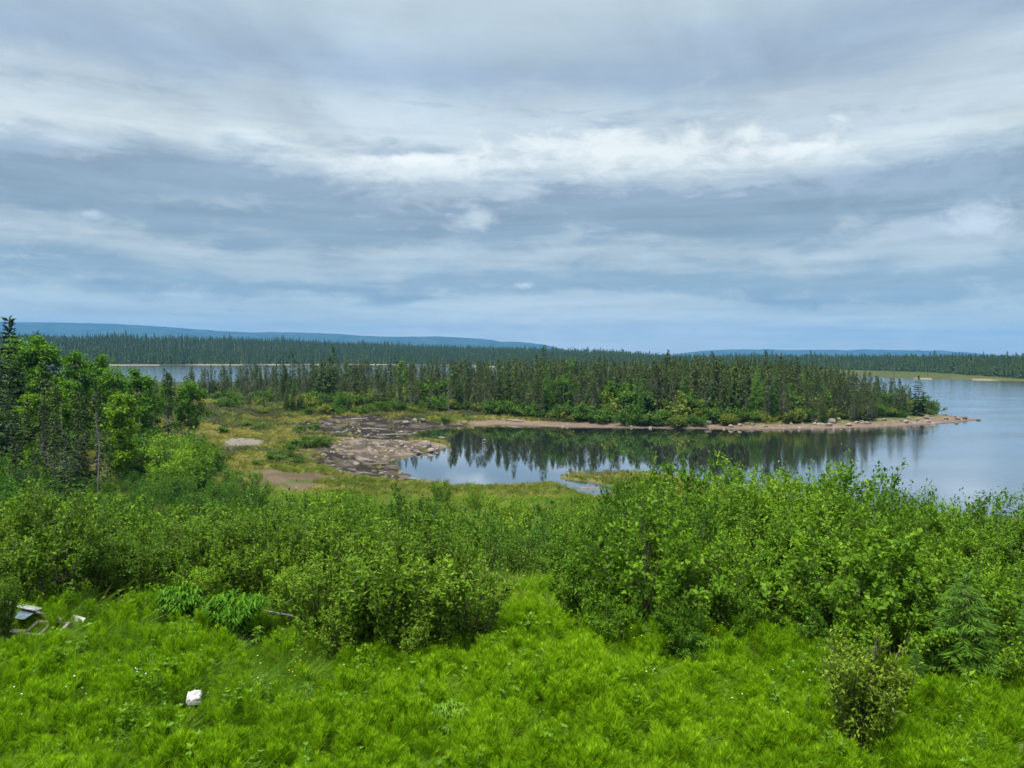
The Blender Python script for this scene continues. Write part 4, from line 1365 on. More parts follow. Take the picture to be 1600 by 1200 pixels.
# ------------------------------------------------------------------ far forest: one mass
def far_tree(seed, H, Rd):
    rng = np.random.default_rng(seed)
    mb = MB()
    V, F = [], []
    for z in np.linspace(.04, .93, 9):
        r = Rd * (1.04 - z) ** .8
        nb = 7
        a = rng.uniform(0, 6.28) + np.arange(nb) / nb * 6.283 + rng.normal(0, .2, nb)
        for t in a:
            q = r * rng.uniform(.65, 1.2)
            b = len(V)
            V += [(0, 0, (z + .10) * H), (math.cos(t - .42) * q, math.sin(t - .42) * q, (z - .03 * rng.random()) * H), (math.cos(t + .42) * q, math.sin(t + .42) * q, (z - .03) * H)]
            F.append((b, b + 1, b + 2))
    b = len(V)
    V += [(-.02 * H, 0, .85 * H), (.02 * H, 0, .85 * H), (0, 0, H * 1.02)]; F.append((b, b + 1, b + 2))
    mb.add(V, np.array(F))
    P = np.array([[[0, 0, -.3], [0, 0, .3 * H], [0, 0, .7 * H]]])
    tubes(mb, P, np.array([[.14, .1, .05]]), 4, 1)
    return mb.mesh('far tree', [M['farneedle'], M['sprucebark']])


def far_forest():
    n = 60000
    tmin, tmax = -.78, .80
    tt = prng.uniform(tmin, tmax, n)
    yy = 330 + (1500 - 330) * prng.uniform(0, 1, n) ** 1.25
    xx = tt * yy
    near, far, lag, dn, df, dl = masks(xx, yy)
    flat = np.interp(tt, [(p - 800) / FPX for p in (700, 950, 1250, 1450, 1620)], [12, 70, 150, 120, 9])
    depth = df - flat
    ok = far & (dl > 12) & (depth > 0) & (prng.uniform(0, 1, n) < np.interp(depth, [0, 30, 120, 500, 900], [1, 1, .75, .5, .35]))
    ok |= far & (dl > 14) & (df > 8) & (prng.uniform(0, 1, n) < .012)
    xx, yy, depth = xx[ok], yy[ok], depth[ok]
    z = ground(xx, yy)
    h = np.clip(prng.normal(8.8, 1.9, len(xx)), 4, 14) * np.interp(depth, [-5, 0, 25], [.45, .75, 1.0])
    h = h * (.62 + .75 * fbm(xx, yy, .02, 95, 3)) * np.where(depth < 0, .5, 1)
    print('far trees', len(xx))
    scatter('far_forest', np.stack([xx, yy, z - .1], -1), flat_tilt(len(xx), .02), h / 10.0, prng.integers(0, 5, len(xx)),
            [far_tree(900 + i, 10.0, [1.5, 2.2, 1.2, 2.6, 1.0][i]) for i in range(5)], 'far spruce forest across the lake under the blue hills', 'forest')


far_forest()

# ------------------------------------------------------------------ meadow plants
def make_horsetail(seed):
    rng = np.random.default_rng(seed)
    mb = MB()
    H = .36
    s = np.linspace(0, 1, 4)
    lean = rng.normal(0, .03, 2)
    T = np.stack([lean[0] * s ** 2, lean[1] * s ** 2, s * H], -1)
    tubes(mb, T[None], np.full((1, 4), .0035), 3)
    z = np.repeat(np.linspace(.12, .99, 13), 8); n = len(z)
    a = rng.uniform(0, 6.28, n)
    P = np.stack([np.interp(z, s, T[:, 0]), np.interp(z, s, T[:, 1]), z * H], -1)
    D = np.stack([np.cos(a), np.sin(a), np.interp(z, [0, 1], [.7, 1.8]) + rng.normal(0, .15, n)], -1)
    l = np.interp(z, [0, .3, .7, 1], [.07, .14, .125, .055]) * rng.uniform(.8, 1.2, n)
    leaves(mb, P, D, unit(rng, n), l, np.full(n, .0092), 0, .0)
    return mb.mesh('horsetail', [M['horsetail']])


def make_tuft(seed, mat, H=.45, n=34, spread=.10, w=.008, droop=.3):
    rng = np.random.default_rng(seed)
    mb = MB()
    a = rng.uniform(0, 6.28, n); r = spread * np.sqrt(rng.uniform(0, 1, n))
    P = np.stack([r * np.cos(a), r * np.sin(a), np.full(n, -.02)], -1)
    D = np.stack([np.cos(a) * rng.uniform(.05, .6, n), np.sin(a) * rng.uniform(.05, .6, n), np.ones(n)], -1)
    L = H * rng.uniform(.5, 1.1, n)
    blades(mb, P, D, np.stack([np.cos(a + 1), np.sin(a + 1), np.zeros(n)], -1), L, np.full(n, w), 0, droop)
    return mb.mesh('tuft', [mat])


def make_herb(seed, H=.5, L=.09, w=.36, mat='herb', nst=3):
    rng = np.random.default_rng(seed)
    mb = MB()
    for q in range(nst):
        b = rng.normal(0, .04, 2)
        lean = rng.normal(0, .08, 2)
        h = H * rng.uniform(.7, 1.1)
        s = np.linspace(0, 1, 4)
        T = np.stack([b[0] + lean[0] * s ** 1.5, b[1] + lean[1] * s ** 1.5, s * h], -1)
        tubes(mb, T[None], np.full((1, 4), .004), 3)
        n = 30
        z = np.concatenate([rng.uniform(.15, 1, n - 9), np.full(9, .98)])
        a = np.arange(n) * 2.4 + rng.normal(0, .2, n)
        P = np.stack([np.interp(z, s, T[:, 0]), np.interp(z, s, T[:, 1]), z * h], -1)
        D = np.stack([np.cos(a), np.sin(a), np.where(z > .95, .9, .35) + rng.normal(0, .15, n)], -1)
        l = L * np.interp(z, [0, .6, 1], [1.0, 1.1, .7]) * rng.uniform(.8, 1.2, n)
        leaves(mb, P, D, np.array([0, 0, 1.]) + unit(rng, n) * .3, l, l * w)
    return mb.mesh('herb', [M[mat]])


def make_flowers(seed, mat, n=5, H=.45, r=.012):
    rng = np.random.default_rng(seed)
    mb = MB()
    for q in range(n):
        b = rng.normal(0, .10, 2); h = H * rng.uniform(.8, 1.15)
        T = np.array([[b[0], b[1], 0], [b[0], b[1], h * .5], [b[0] + .02, b[1], h]])
        tubes(mb, T[None], np.full((1, 3), .003), 3, 1)
        a = np.arange(7) / 7 * 6.283
        c = T[-1]
        P = np.tile(c, (7, 1))
        leaves(mb, P, np.stack([np.cos(a), np.sin(a), np.full(7, .25)], -1), np.tile([0, 0, 1.], (7, 1)), np.full(7, r), np.full(7, r * .7), 0, .05)
    return mb.mesh('flowers', [mat, M['grass']])


PEONIES = [(370, 1002, .80, 'big round dark green leafy mound with drooping leaves'), (284, 975, .62, 'smaller leafy mound left of the big one'),
           (1076, 1030, .42, 'round yellow-green leafy mound at the foot of the right-hand alders'), (1015, 1012, .40, 'low leafy mound left of the round one under the alders'),
           (700, 1158, .40, 'leafy tussock with a dark hollow in the middle of the meadow'), (828, 1000, .40, 'low leafy mound at the mouth of the grassy gap'), (655, 1140, .3, 'small leafy tussock left of the dark-hollowed one')]
BARE = [on_ground(372, 1012), on_ground(235, 1047)]


def meadow():
    n = 125000
    yy = np.sqrt(prng.uniform(7.2 ** 2, 17.5 ** 2, n)); xx = prng.uniform(-.80, .80, n) * yy
    z = ground(xx, yy)
    # zones: feathery horsetail beds in the middle and right, grass on the left, herbs in patches
    t = xx / yy
    fz = fbm(xx, yy, .55, 61, 3); fg = fbm(xx, yy, .8, 62, 3); fh = fbm(xx, yy, 1.1, 63, 3)
    hs = np.clip(.42 + 1.2 * sstep(-.42, -.1, t + (fz - .5) * .4) * sstep(15.5, 12, yy + (fg - .5) * 4) + (fz - .5) * 1.2, 0, 1)
    u = prng.uniform(0, 1, n)
    bare = np.zeros(n, bool)
    for bx, by in BARE[:1]:
        bare |= ((xx - bx) / .55) ** 2 + ((yy - by) / .16) ** 2 < prng.uniform(.4, 1.2, n)
    for px, py, h, _ in PEONIES:
        bx, by = on_ground(px, py)
        bare |= ((xx - bx) ** 2 + (yy - by) ** 2) < (h * .5) ** 2
    bx, by = on_ground(303, 1112); bare |= ((xx - bx) ** 2 + (yy - by + .1) ** 2) < .2 ** 2
    kindsel = np.where(u < .46 * hs, 0, np.where(u < .46 * hs + .36 * (1.2 - hs * .7), 1, np.where(prng.uniform(0, 1, n) < .012 + .13 * sstep(.55, .72, fh) * (1.1 - .6 * hs), 2, 3)))
    kindsel[bare] = 3
    # the thickets shade the meadow out along their front
    edge = np.interp(800 + FPX * xx / yy, [-200, 440, 480, 765, 790, 860, 890, 1150, 1290, 1440, 1600, 1800], [14.4, 14.2, 12.9, 12.9, 17, 17, 13.1, 13.1, 12.6, 11.3, 11.0, 10.6])
    kindsel[(yy > edge + (fg - .5) * .8) & (prng.uniform(0, 1, n) < .88)] = 3
    hv = .48 + .84 * sstep(.25, .75, fbm(xx, yy, 2.6, 70, 3))
    # trodden short round the scrap heap, the carton and the mounds, on the side one sees them from
    for px, py, rx, ry, back in [(303, 1130, .22, .36, .10), (25, 1010, .7, .5, .2), (95, 1008, .7, .5, .2), (370, 1020, .6, .5, .1), (284, 985, .5, .4, .1), (430, 1000, .4, .5, .1), (1076, 1045, .5, .35, .1)]:
        bx, by = on_ground(px, py)
        k = ((xx - bx) / rx) ** 2 + ((yy - by) / ry) ** 2
        hv = np.where(k < 1, hv * (.62 if 1005 < py < 1012 or py == 1130 else .45), hv)
    for code, name, meshes, lab, cat, s0, s1, tl in [
        (0, 'horsetail_bed', [make_horsetail(1000 + i) for i in range(5)], 'bed of feathery yellow-green horsetails covering the meadow', 'horsetails', .75, 1.2, .16),
        (1, 'meadow_grass', [make_tuft(1100 + i, M['grass'] if i < 6 else M['boggrass'], .46 if i < 6 else .40, 30 if i < 6 else 9, .09, .0075 if i < 6 else .006, .30) for i in range(7)], 'long green meadow grass before the thickets', 'grass', .6, 1.15, .12),
        (2, 'meadow_herbs', [make_herb(1200 + i, [.5, .42, .55, .36][i], [.065, .075, .06, .08][i], [.34, .5, .26, .55][i]) for i in range(4)], 'broad-leaved herbs growing through the meadow grass', 'herbs', .6, 1.15, .1)]:
        k = kindsel == code
        m = int(k.sum())
        print(name, m)
        scatter(name, np.stack([xx[k], yy[k], z[k]], -1), flat_tilt(m, tl), prng.uniform(s0, s1, m) * hv[k], np.where((code == 1) & (prng.uniform(0, 1, m) < .45 * sstep(.48, .62, fg[k]) * sstep(-.15, -.42, t[k]) * sstep(12.5, 10.5, yy[k])), 6, prng.integers(0, len(meshes), m)), meshes, lab, cat)
    # daisies and buttercups: loose drifts
    pts, pick = [], []
    for px, py, m, fl in [(300, 985, 7, 0), (318, 985, 5, 0), (185, 1110, 8, 0), (150, 1120, 4, 0), (345, 990, 3, 0), (425, 1090, 4, 0), (1050, 1015, 7, 1), (1010, 1018, 6, 1), (735, 1028, 2, 0), (1240, 1080, 3, 0),
                          (1250, 1125, 3, 0), (440, 1195, 3, 1), (1160, 1150, 4, 0), (1065, 1105, 3, 0), (480, 1090, 3, 1), (1330, 1190, 2, 0), (60, 1150, 3, 0), (560, 1180, 2, 1)]:
        bx, by = on_ground(px, py)
        for q in range((m + 1) // 2):
            pts.append((bx + prng.normal(0, .34), by + prng.normal(0, .3))); pick.append(fl)
    pts = np.array(pts)
    zz_ = ground(pts[:, 0], pts[:, 1])
    scatter('wild_flowers', np.stack([pts[:, 0], pts[:, 1], zz_], -1), flat_tilt(len(pts), .08), prng.uniform(.8, 1.15, len(pts)), np.array(pick), [make_flowers(1300, M['petal'], 2), make_flowers(1301, M['yellow'], 3)],
            'tiny white and yellow flowers dotted over the meadow', 'flowers')


meadow()


def understory():
    """Green ground cover on the slope under and between the bushes."""
    n = 26000
    yy = np.sqrt(prng.uniform(14 ** 2, 58 ** 2, n)); xx = prng.uniform(-.80, .80, n) * yy
    z = ground(xx, yy)
    keep = (z > .05)
    xx, yy, z = xx[keep], yy[keep], z[keep]
    m = len(xx)
    scatter('slope_grass', np.stack([xx, yy, z], -1), flat_tilt(m, .1), prng.uniform(.8, 1.5, m) * np.interp(yy, [19, 58], [1, 1.5]), prng.integers(0, 4, m),
            [make_tuft(1400 + i, M['grass'] if i < 3 else M['boggrass'], .55, 26, .22, .016, .3) for i in range(4)], 'rough grass on the slope between the bushes', 'grass')


understory()


def bog():
    n = 60000
    yy = prng.uniform(50, 205, n) ; xx = prng.uniform(-.72, .35, n) * yy
    near, far, lag, dn, df, dl = masks(xx, yy)
    wx, wy = xx + (fbm(xx, yy, .5, 3) - .5) * 5, yy + (fbm(xx, yy, .5, 4) - .5) * 7
    mud = inpoly(MUD, wx, wy) | inpoly(GRAVEL, wx, wy) | inpoly(BROWN, wx, wy) | inpoly(SLAB, wx, wy)
    fd = edgedist(FRONT[:11], xx, yy, False)
    ok = near & (dn > .25) & ~(mud & (prng.uniform(0, 1, n) > .035)) & ((fd > 4.3) | (yy < 95))
    xx, yy = xx[ok], yy[ok]
    z = ground(xx, yy)
    m = len(xx)
    f1 = fbm(xx, yy, .11, 81, 3); f2 = fbm(xx, yy, .3, 82, 3)
    # straw, sedge and heath each grow in patches
    pick = np.where(f1 + (f2 - .5) * .8 > np.interp(yy, [72, 84], [.43, .53]), prng.integers(0, 3, m), np.where((f2 > .5) | (yy < 74), prng.integers(3, 6, m), prng.integers(6, 9, m)))
    meshes = [make_tuft(1500 + i, M['boggrass'], .42, 30, .35, .028, .4) for i in range(3)] + [make_tuft(1510 + i, M['boggreen'], .40, 30, .35, .03, .35) for i in range(3)]
    for i in range(3):
        rng = np.random.default_rng(1520 + i)
        mb = MB(); q = 70
        P = np.stack([rng.normal(0, .25, q), rng.normal(0, .25, q), rng.uniform(.02, .3, q)], -1)
        leaves(mb, P, unit(rng, q) + np.array([0, 0, .4]), np.array([0, 0, 1.]) + unit(rng, q) * .6, np.full(q, .11), np.full(q, .06))
        meshes.append(mb.mesh('heath', [M['heath']]))
    print('bog', m)
    scatter('bog_grass', np.stack([xx, yy, z], -1), flat_tilt(m, .1), prng.uniform(.6, 1.4, m) * np.interp(yy, [50, 75, 200], [1.05, .95, 1.5]), pick, meshes, 'straw-coloured grass, sedge and heath of the open bog', 'grass')


bog()

# ------------------------------------------------------------------ rocks
def make_boulder(seed, mat):
    rng = np.random.default_rng(seed)
    import bmesh
    bm = bmesh.new()
    bmesh.ops.create_icosphere(bm, subdivisions=3, radius=1.0)
    sq = np.array([1.0, rng.uniform(.65, .9), rng.uniform(.5, .72)])
    pl = [(nrm(rng.normal(size=3)), rng.uniform(.62, .9)) for _ in range(9)]
    ofs = rng.uniform(0, 50)
    for v in bm.verts:
        p = np.array(v.co)
        for nn, dd in pl:
            e = p @ nn - dd
            if e > 0: p = p - nn * e * .85
        q = p * 2.3 + ofs
        p = p * (1 + .10 * (float(vnoise(np.array([q[0] + q[2]]), np.array([q[1] - q[2]]), 5)[0]) - .5))
        v.co = p * sq
    me = bpy.data.meshes.new('boulder')
    bm.to_mesh(me); bm.free()
    me.materials.append(mat)
    return me


BOULD = [make_boulder(1600 + i, M['rock']) for i in range(5)] + [make_boulder(1610, M['wetrock'])]


def boulder(px, py, size, v, label, group=None, sink=.3, flatz=None):
    x, y = on_ground(px, py) if flatz is None else at(px, py, flatz)
    z = g1(x, y) if flatz is None else flatz
    o = link('boulder', BOULD[v])
    o.location = (x, y, z + size * .55 * (1 - 2 * sink) * .5)
    o.scale = (size * .5,) * 3
    o.rotation_euler = (prng.normal(0, .15), prng.normal(0, .15), prng.uniform(0, 6.28))
    return tag(o, label, 'boulder', group)


boulder(666, 698, 1.75, 0, 'biggest round grey boulder at the tip of the gravel spit')
boulder(691, 688, 1.5, 1, 'flat-topped boulder standing in the shallow water off the spit')
boulder(673, 706, 1.0, 2, 'boulder at the water line below the biggest one')
boulder(727, 687, .9, 3, 'low stone alone in the cove right of the spit')
boulder(634, 662, 1.3, 4, 'pale boulder on the shore at the head of the cove')
boulder(648, 660, 1.4, 0, 'second pale boulder at the head of the cove')
boulder(661, 658, 1.2, 2, 'pale boulder closest to the black hummock')
boulder(1121, 660, 1.7, 1, 'pale boulder on the sand below the dark bushes')
boulder(1106, 663, 1.6, 5, 'dark boulder left of the pale one on the sand')
boulder(1306, 655, 2.0, 3, 'grey dome-like boulder on the headland bank')
boulder(1350, 652, 2.1, 4, 'whitest boulder on the headland bank')
boulder(1300, 661, 1.8, 0, 'boulder below the grey dome-like one')
boulder(1448, 654, 1.6, 5, 'dark boulder near the last bush of the headland')
boulder(1476, 649, .9, 5, 'black stone on the back shore of the point')
boulder(1492, 652, .9, 5, 'second black stone on the back shore of the point')
boulder(1507, 655, 1.4, 5, 'long dark stone near the tip of the point')
boulder(1529, 656.5, .9, 5, 'dark stone at the very tip of the point', flatz=0.02)
boulder(1494, 662, .9, 5, 'dark stone in the water under the point', flatz=0.0)
boulder(757, 689, .7, 2, 'small stone in the open water of the cove', flatz=-.02)
boulder(703, 704, .6, 1, 'small stone in the water below the flat-topped boulder', flatz=-.02)
boulder(1030, 662, 1.0, 1, 'lone pale stone on the middle of the sandy bank')
for i in range(34):
    px = prng.uniform(1130, 1520)
    py = np.interp(px, [1130, 1300, 1400, 1460, 1520], [669, 668, 664, 660.5, 657.5]) - prng.uniform(.5, np.interp(px, [1130, 1250, 1400, 1520], [5, 10, 10, 2]))
    boulder(px, py, prng.uniform(.6, 1.3), int(prng.integers(0, 5)), 'granite stone among many on the rocky shore of the point', 'stones on the rocky shore of the point')
for i in range(26):
    px = prng.uniform(590, 690); py = prng.uniform(692, 710)
    boulder(px, py, prng.uniform(.35, .75), int(prng.integers(0, 5)), 'stone among many on the gravel spit', 'stones on the gravel spit')
for i in range(16):
    px = prng.uniform(880, 1110); py = np.interp(px, [880, 1110], [657, 661]) + prng.uniform(-2, 2)
    boulder(px, py, prng.uniform(.5, 1.0), int(prng.integers(0, 5)), 'stone at the top of the sandy bank under the bushes', 'stones along the top of the sandy bank')


for i in range(22):
    px = prng.uniform(500, 640); py = prng.choice([prng.uniform(664, 692), prng.uniform(726, 752)])
    boulder(px, py, prng.uniform(.4, .95), 5, 'dark wet stone among many on the black mud', 'dark stones on the black mud', .38)


def shingle():
    n = 9000
    xs = prng.uniform(-60, 105, n); ys = prng.uniform(70, 165, n)
    near, far, lag, dn, df, dl = masks(xs, ys)
    fd = edgedist(FRONT[:11], xs, ys, False)
    wx, wy = xs + (fbm(xs, ys, .5, 3) - .5) * 5, ys + (fbm(xs, ys, .5, 4) - .5) * 7
    gr, mu, sl_ = inpoly(GRAVEL, wx, wy), inpoly(MUD, wx, wy), inpoly(SLAB, xs, ys)
    px = 800 + FPX * xs / ys
    pr = np.where((fd < 5) & (ys > 100), np.interp(px, [780, 1050, 1200], [.12, .35, 1.0]), 0)
    pr = np.maximum(pr, np.where(gr, 1.0, np.where(mu, .32, np.where(sl_, .8, 0))))
    ok = near & (prng.uniform(0, 1, n) < pr)
    xs, ys = xs[ok], ys[ok]; z = ground(xs, ys)
    m = len(xs)
    def pebble(seed, mat):
        rng = np.random.default_rng(seed)
        a = np.arange(6) / 6 * 6.283
        ring = np.stack([np.cos(a), np.sin(a) * .75, np.zeros(6)], -1) * rng.uniform(.8, 1.15, (6, 1))
        top = ring * .62 + np.array([0, 0, .42]) + rng.normal(0, .05, (6, 3))
        V = np.concatenate([ring + np.array([0, 0, -.15]), top, [[0, 0, .5]]])
        mb = MB()
        q = [(i, (i + 1) % 6, 6 + (i + 1) % 6, 6 + i) for i in range(6)]
        mb.add(V, np.array(q)); mb.add(np.zeros((0, 3)), np.array([(6 + i, 6 + (i + 1) % 6, 12) for i in range(6)]) - 13)
        return mb.mesh('pebble', [mat])
    def stick(seed):
        rng = np.random.default_rng(seed)
        mb = MB(); q = np.linspace(-1, 1, 5)
        tubes(mb, np.stack([q * 3.0, rng.normal(0, .25, 5), np.full(5, .12)], -1)[None], np.array([[.10, .13, .13, .1, .04]]), 4)
        return mb.mesh('stick', [M['drift']])
    mes = [pebble(1700, M['rock']), pebble(1701, M['rock']), pebble(1702, M['rock']), pebble(1703, M['wetrock']), stick(1704), stick(1705)]
    onmud = mu[ok] & ~gr[ok]
    pick = np.where(onmud, prng.choice([1, 3, 3, 4, 5], m), prng.integers(0, 4, m))
    print('shingle', m)
    scatter('shore_stones', np.stack([xs, ys, z], -1), flat_tilt(m, .15), np.clip(prng.lognormal(-1.75, .45, m), .06, .45), pick, mes, 'stones and drift sticks strewn over the shore, spit and mud', 'stones')


shingle()

# drift logs
def log(px, py, length, rad, rz, label, mat='drift', name='drift_log'):
    x, y = on_ground(px, py)
    mb = MB(); q = np.linspace(-.5, .5, 8)
    rng = np.random.default_rng(int(px))
    tubes(mb, np.stack([q * length, np.cumsum(rng.normal(0, .012 * length, 8)), rng.normal(0, .02, 8)], -1)[None], (rad * np.array([.9, 1, 1, .95, .9, .8, .7, .5]))[None], 8)
    b0 = np.array([[.1 * length, 0, 0], [.14 * length, .05 * length, .05 * length], [.18 * length, .09 * length, .07 * length]])
    tubes(mb, b0[None], np.array([[rad * .4, rad * .3, rad * .1]]), 5)
    o = link(name, mb.mesh(name, [M[mat]], True))
    o.location = (x, y, g1(x, y) + rad * .8); o.rotation_euler = (0, 0, rz)
    return tag(o, label, 'log')


log(800, 658, 5.2, .16, -.75, 'bleached drift log slanting down the sandy bank to the water')
log(612, 680, 5.5, .10, .25, 'long thin drift log on the black mud')
log(580, 671, 4.5, .10, -.1, 'drift log along the far edge of the mud')
log(690, 755, 3.6, .12, .05, 'dark waterlogged log along the near shore of the cove', 'wetrock')
log(590, 727, 3.2, .10, .1, 'dark log in the shallows by the near mud', 'wetrock')
log(925, 768, 2.2, .22, .0, 'dark stump-like log in the little inlet', 'wetrock')
log(560, 655, 2.5, .09, .3, 'short pale log beside the bleached grass')
log(292, 716, 2.4, .10, .3, 'fallen grey log below the birch grove')
log(800, 776, 2.2, .08, -.5, 'grey stick pile end lying in the near marsh grass')

# ------------------------------------------------------------------ leafy mounds
def make_mound(seed, mat):
    rng = np.random.default_rng(seed)
    mb = MB()
    ns = 60
    az = rng.uniform(0, 6.28, ns); rr = np.sqrt(rng.uniform(0, 1, ns)) * .72
    z = np.sqrt(np.maximum(1 - rr ** 2 * .9, .1)) * rng.uniform(.85, 1.05, ns)
    tip = np.stack([rr * np.cos(az), rr * np.sin(az), z], -1)
    s = np.linspace(0, 1, 4)
    P = tip[:, None] * np.stack([s ** 1.3, s ** 1.3, s], -1)[None]
    tubes(mb, P, np.full((ns, 4), .009), 3)
    nl = 24
    n = ns * nl
    gi = np.repeat(np.arange(ns), nl)
    u = rng.beta(2.2, .9, n)
    LP = tip[gi] * np.stack([u ** 1.3, u ** 1.3, u], -1)
    a = rng.uniform(0, 6.28, n)
    out_ = nrm(tip[gi] * np.array([1, 1, .2]))
    base = np.stack([np.cos(a), np.sin(a), np.full(n, .35)], -1) * .8 + out_ * .7
    L = .26 * rng.uniform(.6, 1.15, n)
    # each leaf in two joints so that it arches over
    D1 = nrm(base); Sd = nrm(np.cross(D1, np.array([0, 0, 1.])))
    D2 = nrm(base * np.array([1, 1, 0]) + np.array([0, 0, -.9]))
    m1 = LP + D1 * (L * .5)[:, None]; e = m1 + D2 * (L * .6)[:, None]
    w = (L * .10)[:, None]
    V = np.stack([LP - Sd * w * .4, LP + Sd * w * .4, m1 + Sd * w, m1 - Sd * w, e], 1)
    b = np.arange(n)[:, None] * 5
    mb.add(V.reshape(-1, 3), b + np.array([[0, 1, 2, 3]]))
    mb.add(np.zeros((0, 3)), b + np.array([[3, 2, 4]]) - n * 5)
    return mb.mesh('leafy_mound', [mat])


MOUND = [make_mound(1800 + i, M['peony' if i < 2 else 'herb']) for i in range(4)]
for i, (px, py, h, lab) in enumerate(PEONIES):
    x, y = on_ground(px, py)
    o = link('leafy_mound', MOUND[i % 2 if i < 2 else 2 + i % 2])
    o.location = (x, y, g1(x, y)); s = h / 1.0
    o.scale = (s * 1.12, s * 1.05, s * 1.05) if i != 0 else (s * .92, s * .8, s)
    o.rotation_euler = (0, 0, i * 1.3)
    tag(o, lab, 'plant')

# young saplings and tall weeds standing free in the meadow
def sapling(px, py, h, L, w, mat, label, seed):
    x, y = on_ground(px, py)
    rng = np.random.default_rng(seed)
    r = empty('sapling', (x, y, g1(x, y)))
    st, lf = MB(), MB()
    s = np.linspace(0, 1, 5)
    T = np.stack([.06 * s ** 2 * h, -.03 * s * h, s * h], -1)
    tubes(st, T[None], (.009 * (1.2 - s))[None], 5)
    n = 46
    z = rng.uniform(.3, 1, n); a = np.arange(n) * 2.4
    P = np.stack([np.interp(z, s, T[:, 0]), np.interp(z, s, T[:, 1]), z * h], -1)
    rr = rng.uniform(0, .16, n) * h * (1.25 - z)
    P += np.stack([np.cos(a) * rr, np.sin(a) * rr, rr * .4], -1)
    l = L * rng.uniform(.7, 1.2, n)
    leaves(lf, P, np.stack([np.cos(a), np.sin(a), rng.normal(.05, .3, n)], -1), np.array([0, 0, 1.]) + unit(rng, n) * .4, l, l * w)
    link('stem', st.mesh('stem', [M['bark']]), r); link('foliage', lf.mesh('foliage', [mat]), r)
    return tag(r, label, 'plant')


sapling(1507, 1132, .66, .13, .45, M['willow'], 'pale yellowish sapling before the foot of the larch', 1)
sapling(403, 1030, .52, .10, .6, M['willow'], 'round-leaved sapling right of the big leafy mound', 2)
sapling(145, 1000, .30, .14, .6, M['herb'], 'big-leaved weed right of the tilted grey board', 3)
sapling(815, 1075, .55, .11, .3, M['herb'], 'bright tall weed in the middle of the meadow', 4)
sapling(945, 1120, .50, .10, .3, M['herb'], 'bright bushy weed right of the meadow middle', 5)
sapling(480, 1130, .55, .10, .3, M['herb'], 'tall weed with starry leaves left of the meadow middle', 6)
sapling(1015, 1090, .5, .10, .3, M['herb'], 'tall weed with starry leaves right of the meadow middle', 7)
sapling(690, 785, 1.6, .2, .5, M['alder'], 'thin young shrub standing against the cove water', 8)

# ------------------------------------------------------------------ discarded things
def box_verts(sx, sy, sz):
    v = np.array([(x, y, z) for z in (-.5, .5) for y in (-.5, .5) for x in (-.5, .5)]) * np.array([sx, sy, sz])
    f = np.array([(0, 2, 3, 1), (4, 5, 7, 6), (0, 1, 5, 4), (2, 6, 7, 3), (0, 4, 6, 2), (1, 3, 7, 5)])
    return v, f


def board(name, sx, sy, sz, mat, bevel=.004):
    mb = MB(); mb.add(*box_verts(sx, sy, sz))
    o = link(name, mb.mesh(name, [mat]))
    b = o.modifiers.new('bevel', 'BEVEL'); b.width = bevel; b.segments = 2
    return o


def lay_board(name, px, py, lift, size, rot, mat, label, cat):
    x, y = on_ground(px, py)
    o = board(name, *size, mat)
    o.location = (x, y, g1(x, y) + lift - .09); o.rotation_euler = rot
    return tag(o, label, cat)


lay_board('painted_board', 30, 985, .52, (.95, .12, .025), (.12, .06, -.30), M['whitepaint'], 'long white painted board on top at the back of the scrap heap', 'board')
lay_board('plastic_sheet', 34, 990, .42, (.46, .34, .012), (.22, .05, -.25), M['bluesheet'], 'pale blue sheet lying under the white painted board', 'sheet')
lay_board('grey_board', 118, 985, .20, (.30, .24, .018), (.75, .10, -.38), M['greyboard'], 'square grey board tilted up at the right end of the scrap heap', 'board')
lay_board('plank', 68, 985, .33, (.85, .09, .03), (.1, .10, -.28), M['greywood'], 'weathered plank slanting down across the scrap heap', 'plank')
lay_board('plank', 24, 1000, .22, (.34, .12, .05), (.1, .0, -.05), M['greywood'], 'short thick weathered plank at the front of the scrap heap', 'plank')
lay_board('painted_board', 112, 958, .25, (.32, .06, .02), (.1, 0, .05), M['whitepaint'], 'small white board far back under the willow', 'board')

x, y = on_ground(74, 995)
fr = empty('wooden_frame', (x, y, g1(x, y) + .12), -.12)
for (sx, sy, px_, py_, nm) in [(.62, .05, 0, .17, 'rail'), (.62, .05, 0, -.17, 'rail'), (.05, .29, -.285, 0, 'end_piece'), (.05, .29, .285, 0, 'end_piece'), (.04, .29, -.02, 0, 'cross_piece')]:
    o = board(nm, sx, sy, .09, M['greywood']); o.parent = fr; o.location = (px_, py_, 0)
fr.rotation_euler = (.30, .02, -.10)
tag(fr, 'open weathered wooden frame at the front of the scrap heap', 'frame')

x, y = on_ground(430, 982)
mb = MB(); q = np.linspace(-.5, .5, 6)
tubes(mb, np.stack([q * .75, q * 0, q * 0], -1)[None], np.full((1, 6), .036), 14)
tubes(mb, np.stack([q * .745, q * 0, q * 0], -1)[None], np.full((1, 6), .029), 14)
o = link('black_pipe', mb.mesh('black_pipe', [M['blackpipe']], True))
o.location = (x, y, g1(x, y) + .28); o.rotation_euler = (.0, .10, -.20)
tag(o, 'short black plastic pipe sticking out under the alder bush', 'pipe')

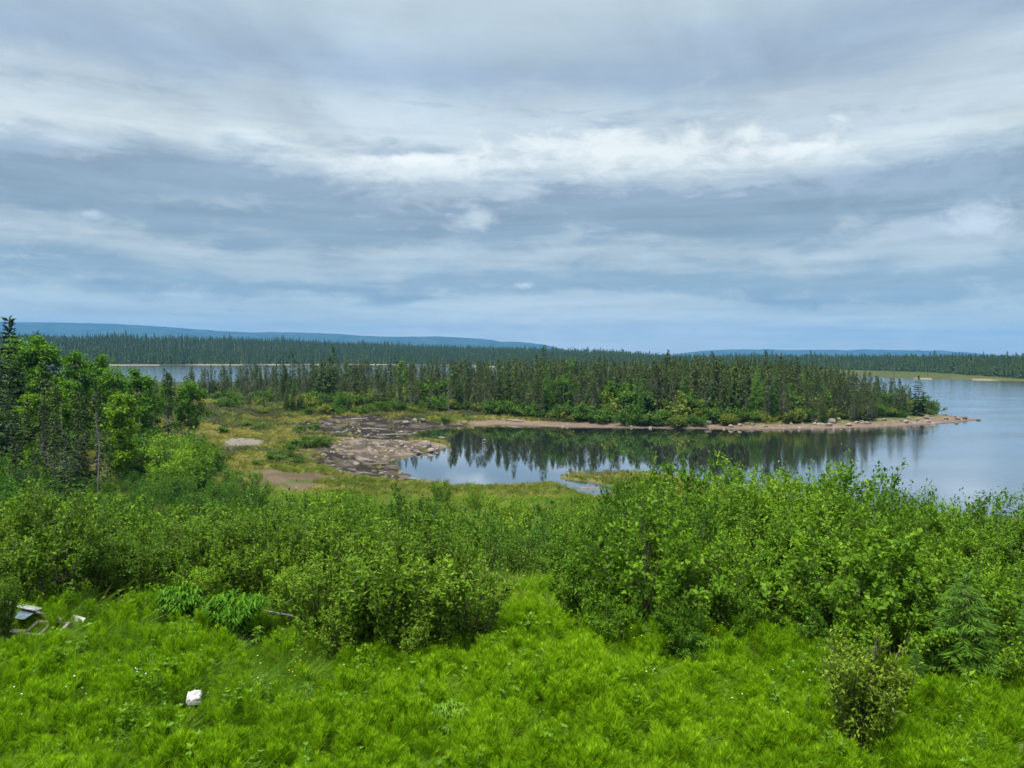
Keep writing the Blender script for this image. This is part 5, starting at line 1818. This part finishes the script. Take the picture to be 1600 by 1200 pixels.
# crushed white carton
def carton():
    x, y = on_ground(303, 1118)
    r = empty('white_carton', (x, y, g1(x, y) + .27))
    mb = MB()
    nx, ny = 15, 12
    U, V = np.meshgrid(np.linspace(-.5, .5, nx), np.linspace(-.5, .5, ny))
    X = U * .21 + .05 * V * U * .2 ; Y = V * .17
    Z = .014 * np.sin(U * 7 + V * 3) + .034 * (fbm(U * 7 + 9, V * 7 + 4, 1.0, 3) - .5) * 2 + .03 * np.abs(U + .1 + .3 * V) - .04 * (np.abs(U) > .49) - .03 * (V < -.49)
    top = np.stack([X, Y, Z], -1).reshape(-1, 3)
    bot = np.stack([X * .9, Y * .9 + .01, np.full(X.shape, -.09)], -1).reshape(-1, 3)
    i = np.arange(nx * ny).reshape(ny, nx)
    f = np.stack([i[:-1, :-1], i[:-1, 1:], i[1:, 1:], i[1:, :-1]], -1).reshape(-1, 4)
    mb.add(top, f); mb.add(bot, f[:, ::-1])
    ring = np.concatenate([i[0, :], i[1:, -1], i[-1, -2::-1], i[-2:0:-1, 0]])
    nxt = np.roll(ring, -1)
    mb.add(np.zeros((0, 3)), np.stack([ring + nx * ny, nxt + nx * ny, nxt, ring], -1) - 2 * nx * ny)
    link('body', mb.mesh('body', [M['carton']]), r)
    fl = MB()
    fl.add([(-.105, -.085, -.01), (.105, -.085, -.03), (.13, -.125, -.075), (-.08, -.12, -.06), (-.105, -.085, -.014), (.105, -.085, -.034), (.13, -.125, -.079), (-.08, -.12, -.064)],
           np.array([(0, 3, 2, 1), (4, 5, 6, 7), (3, 7, 6, 2), (0, 4, 7, 3), (1, 2, 6, 5)]))
    link('flap', fl.mesh('flap', [M['carton']]), r)
    r.rotation_euler = (.42, -.05, .22); r.scale = (.92, .92, .92)
    tag(r, 'crushed white carton lying in the meadow grass', 'carton')


carton()
# grey stone at the picture corner
x, y = on_ground(1606, 1196)
o = link('boulder', BOULD[2]); o.location = (x, y, g1(x, y) + .12); o.scale = (.2, .2, .2)
tag(o, 'grey speckled stone at the lower right corner of the meadow', 'stone')
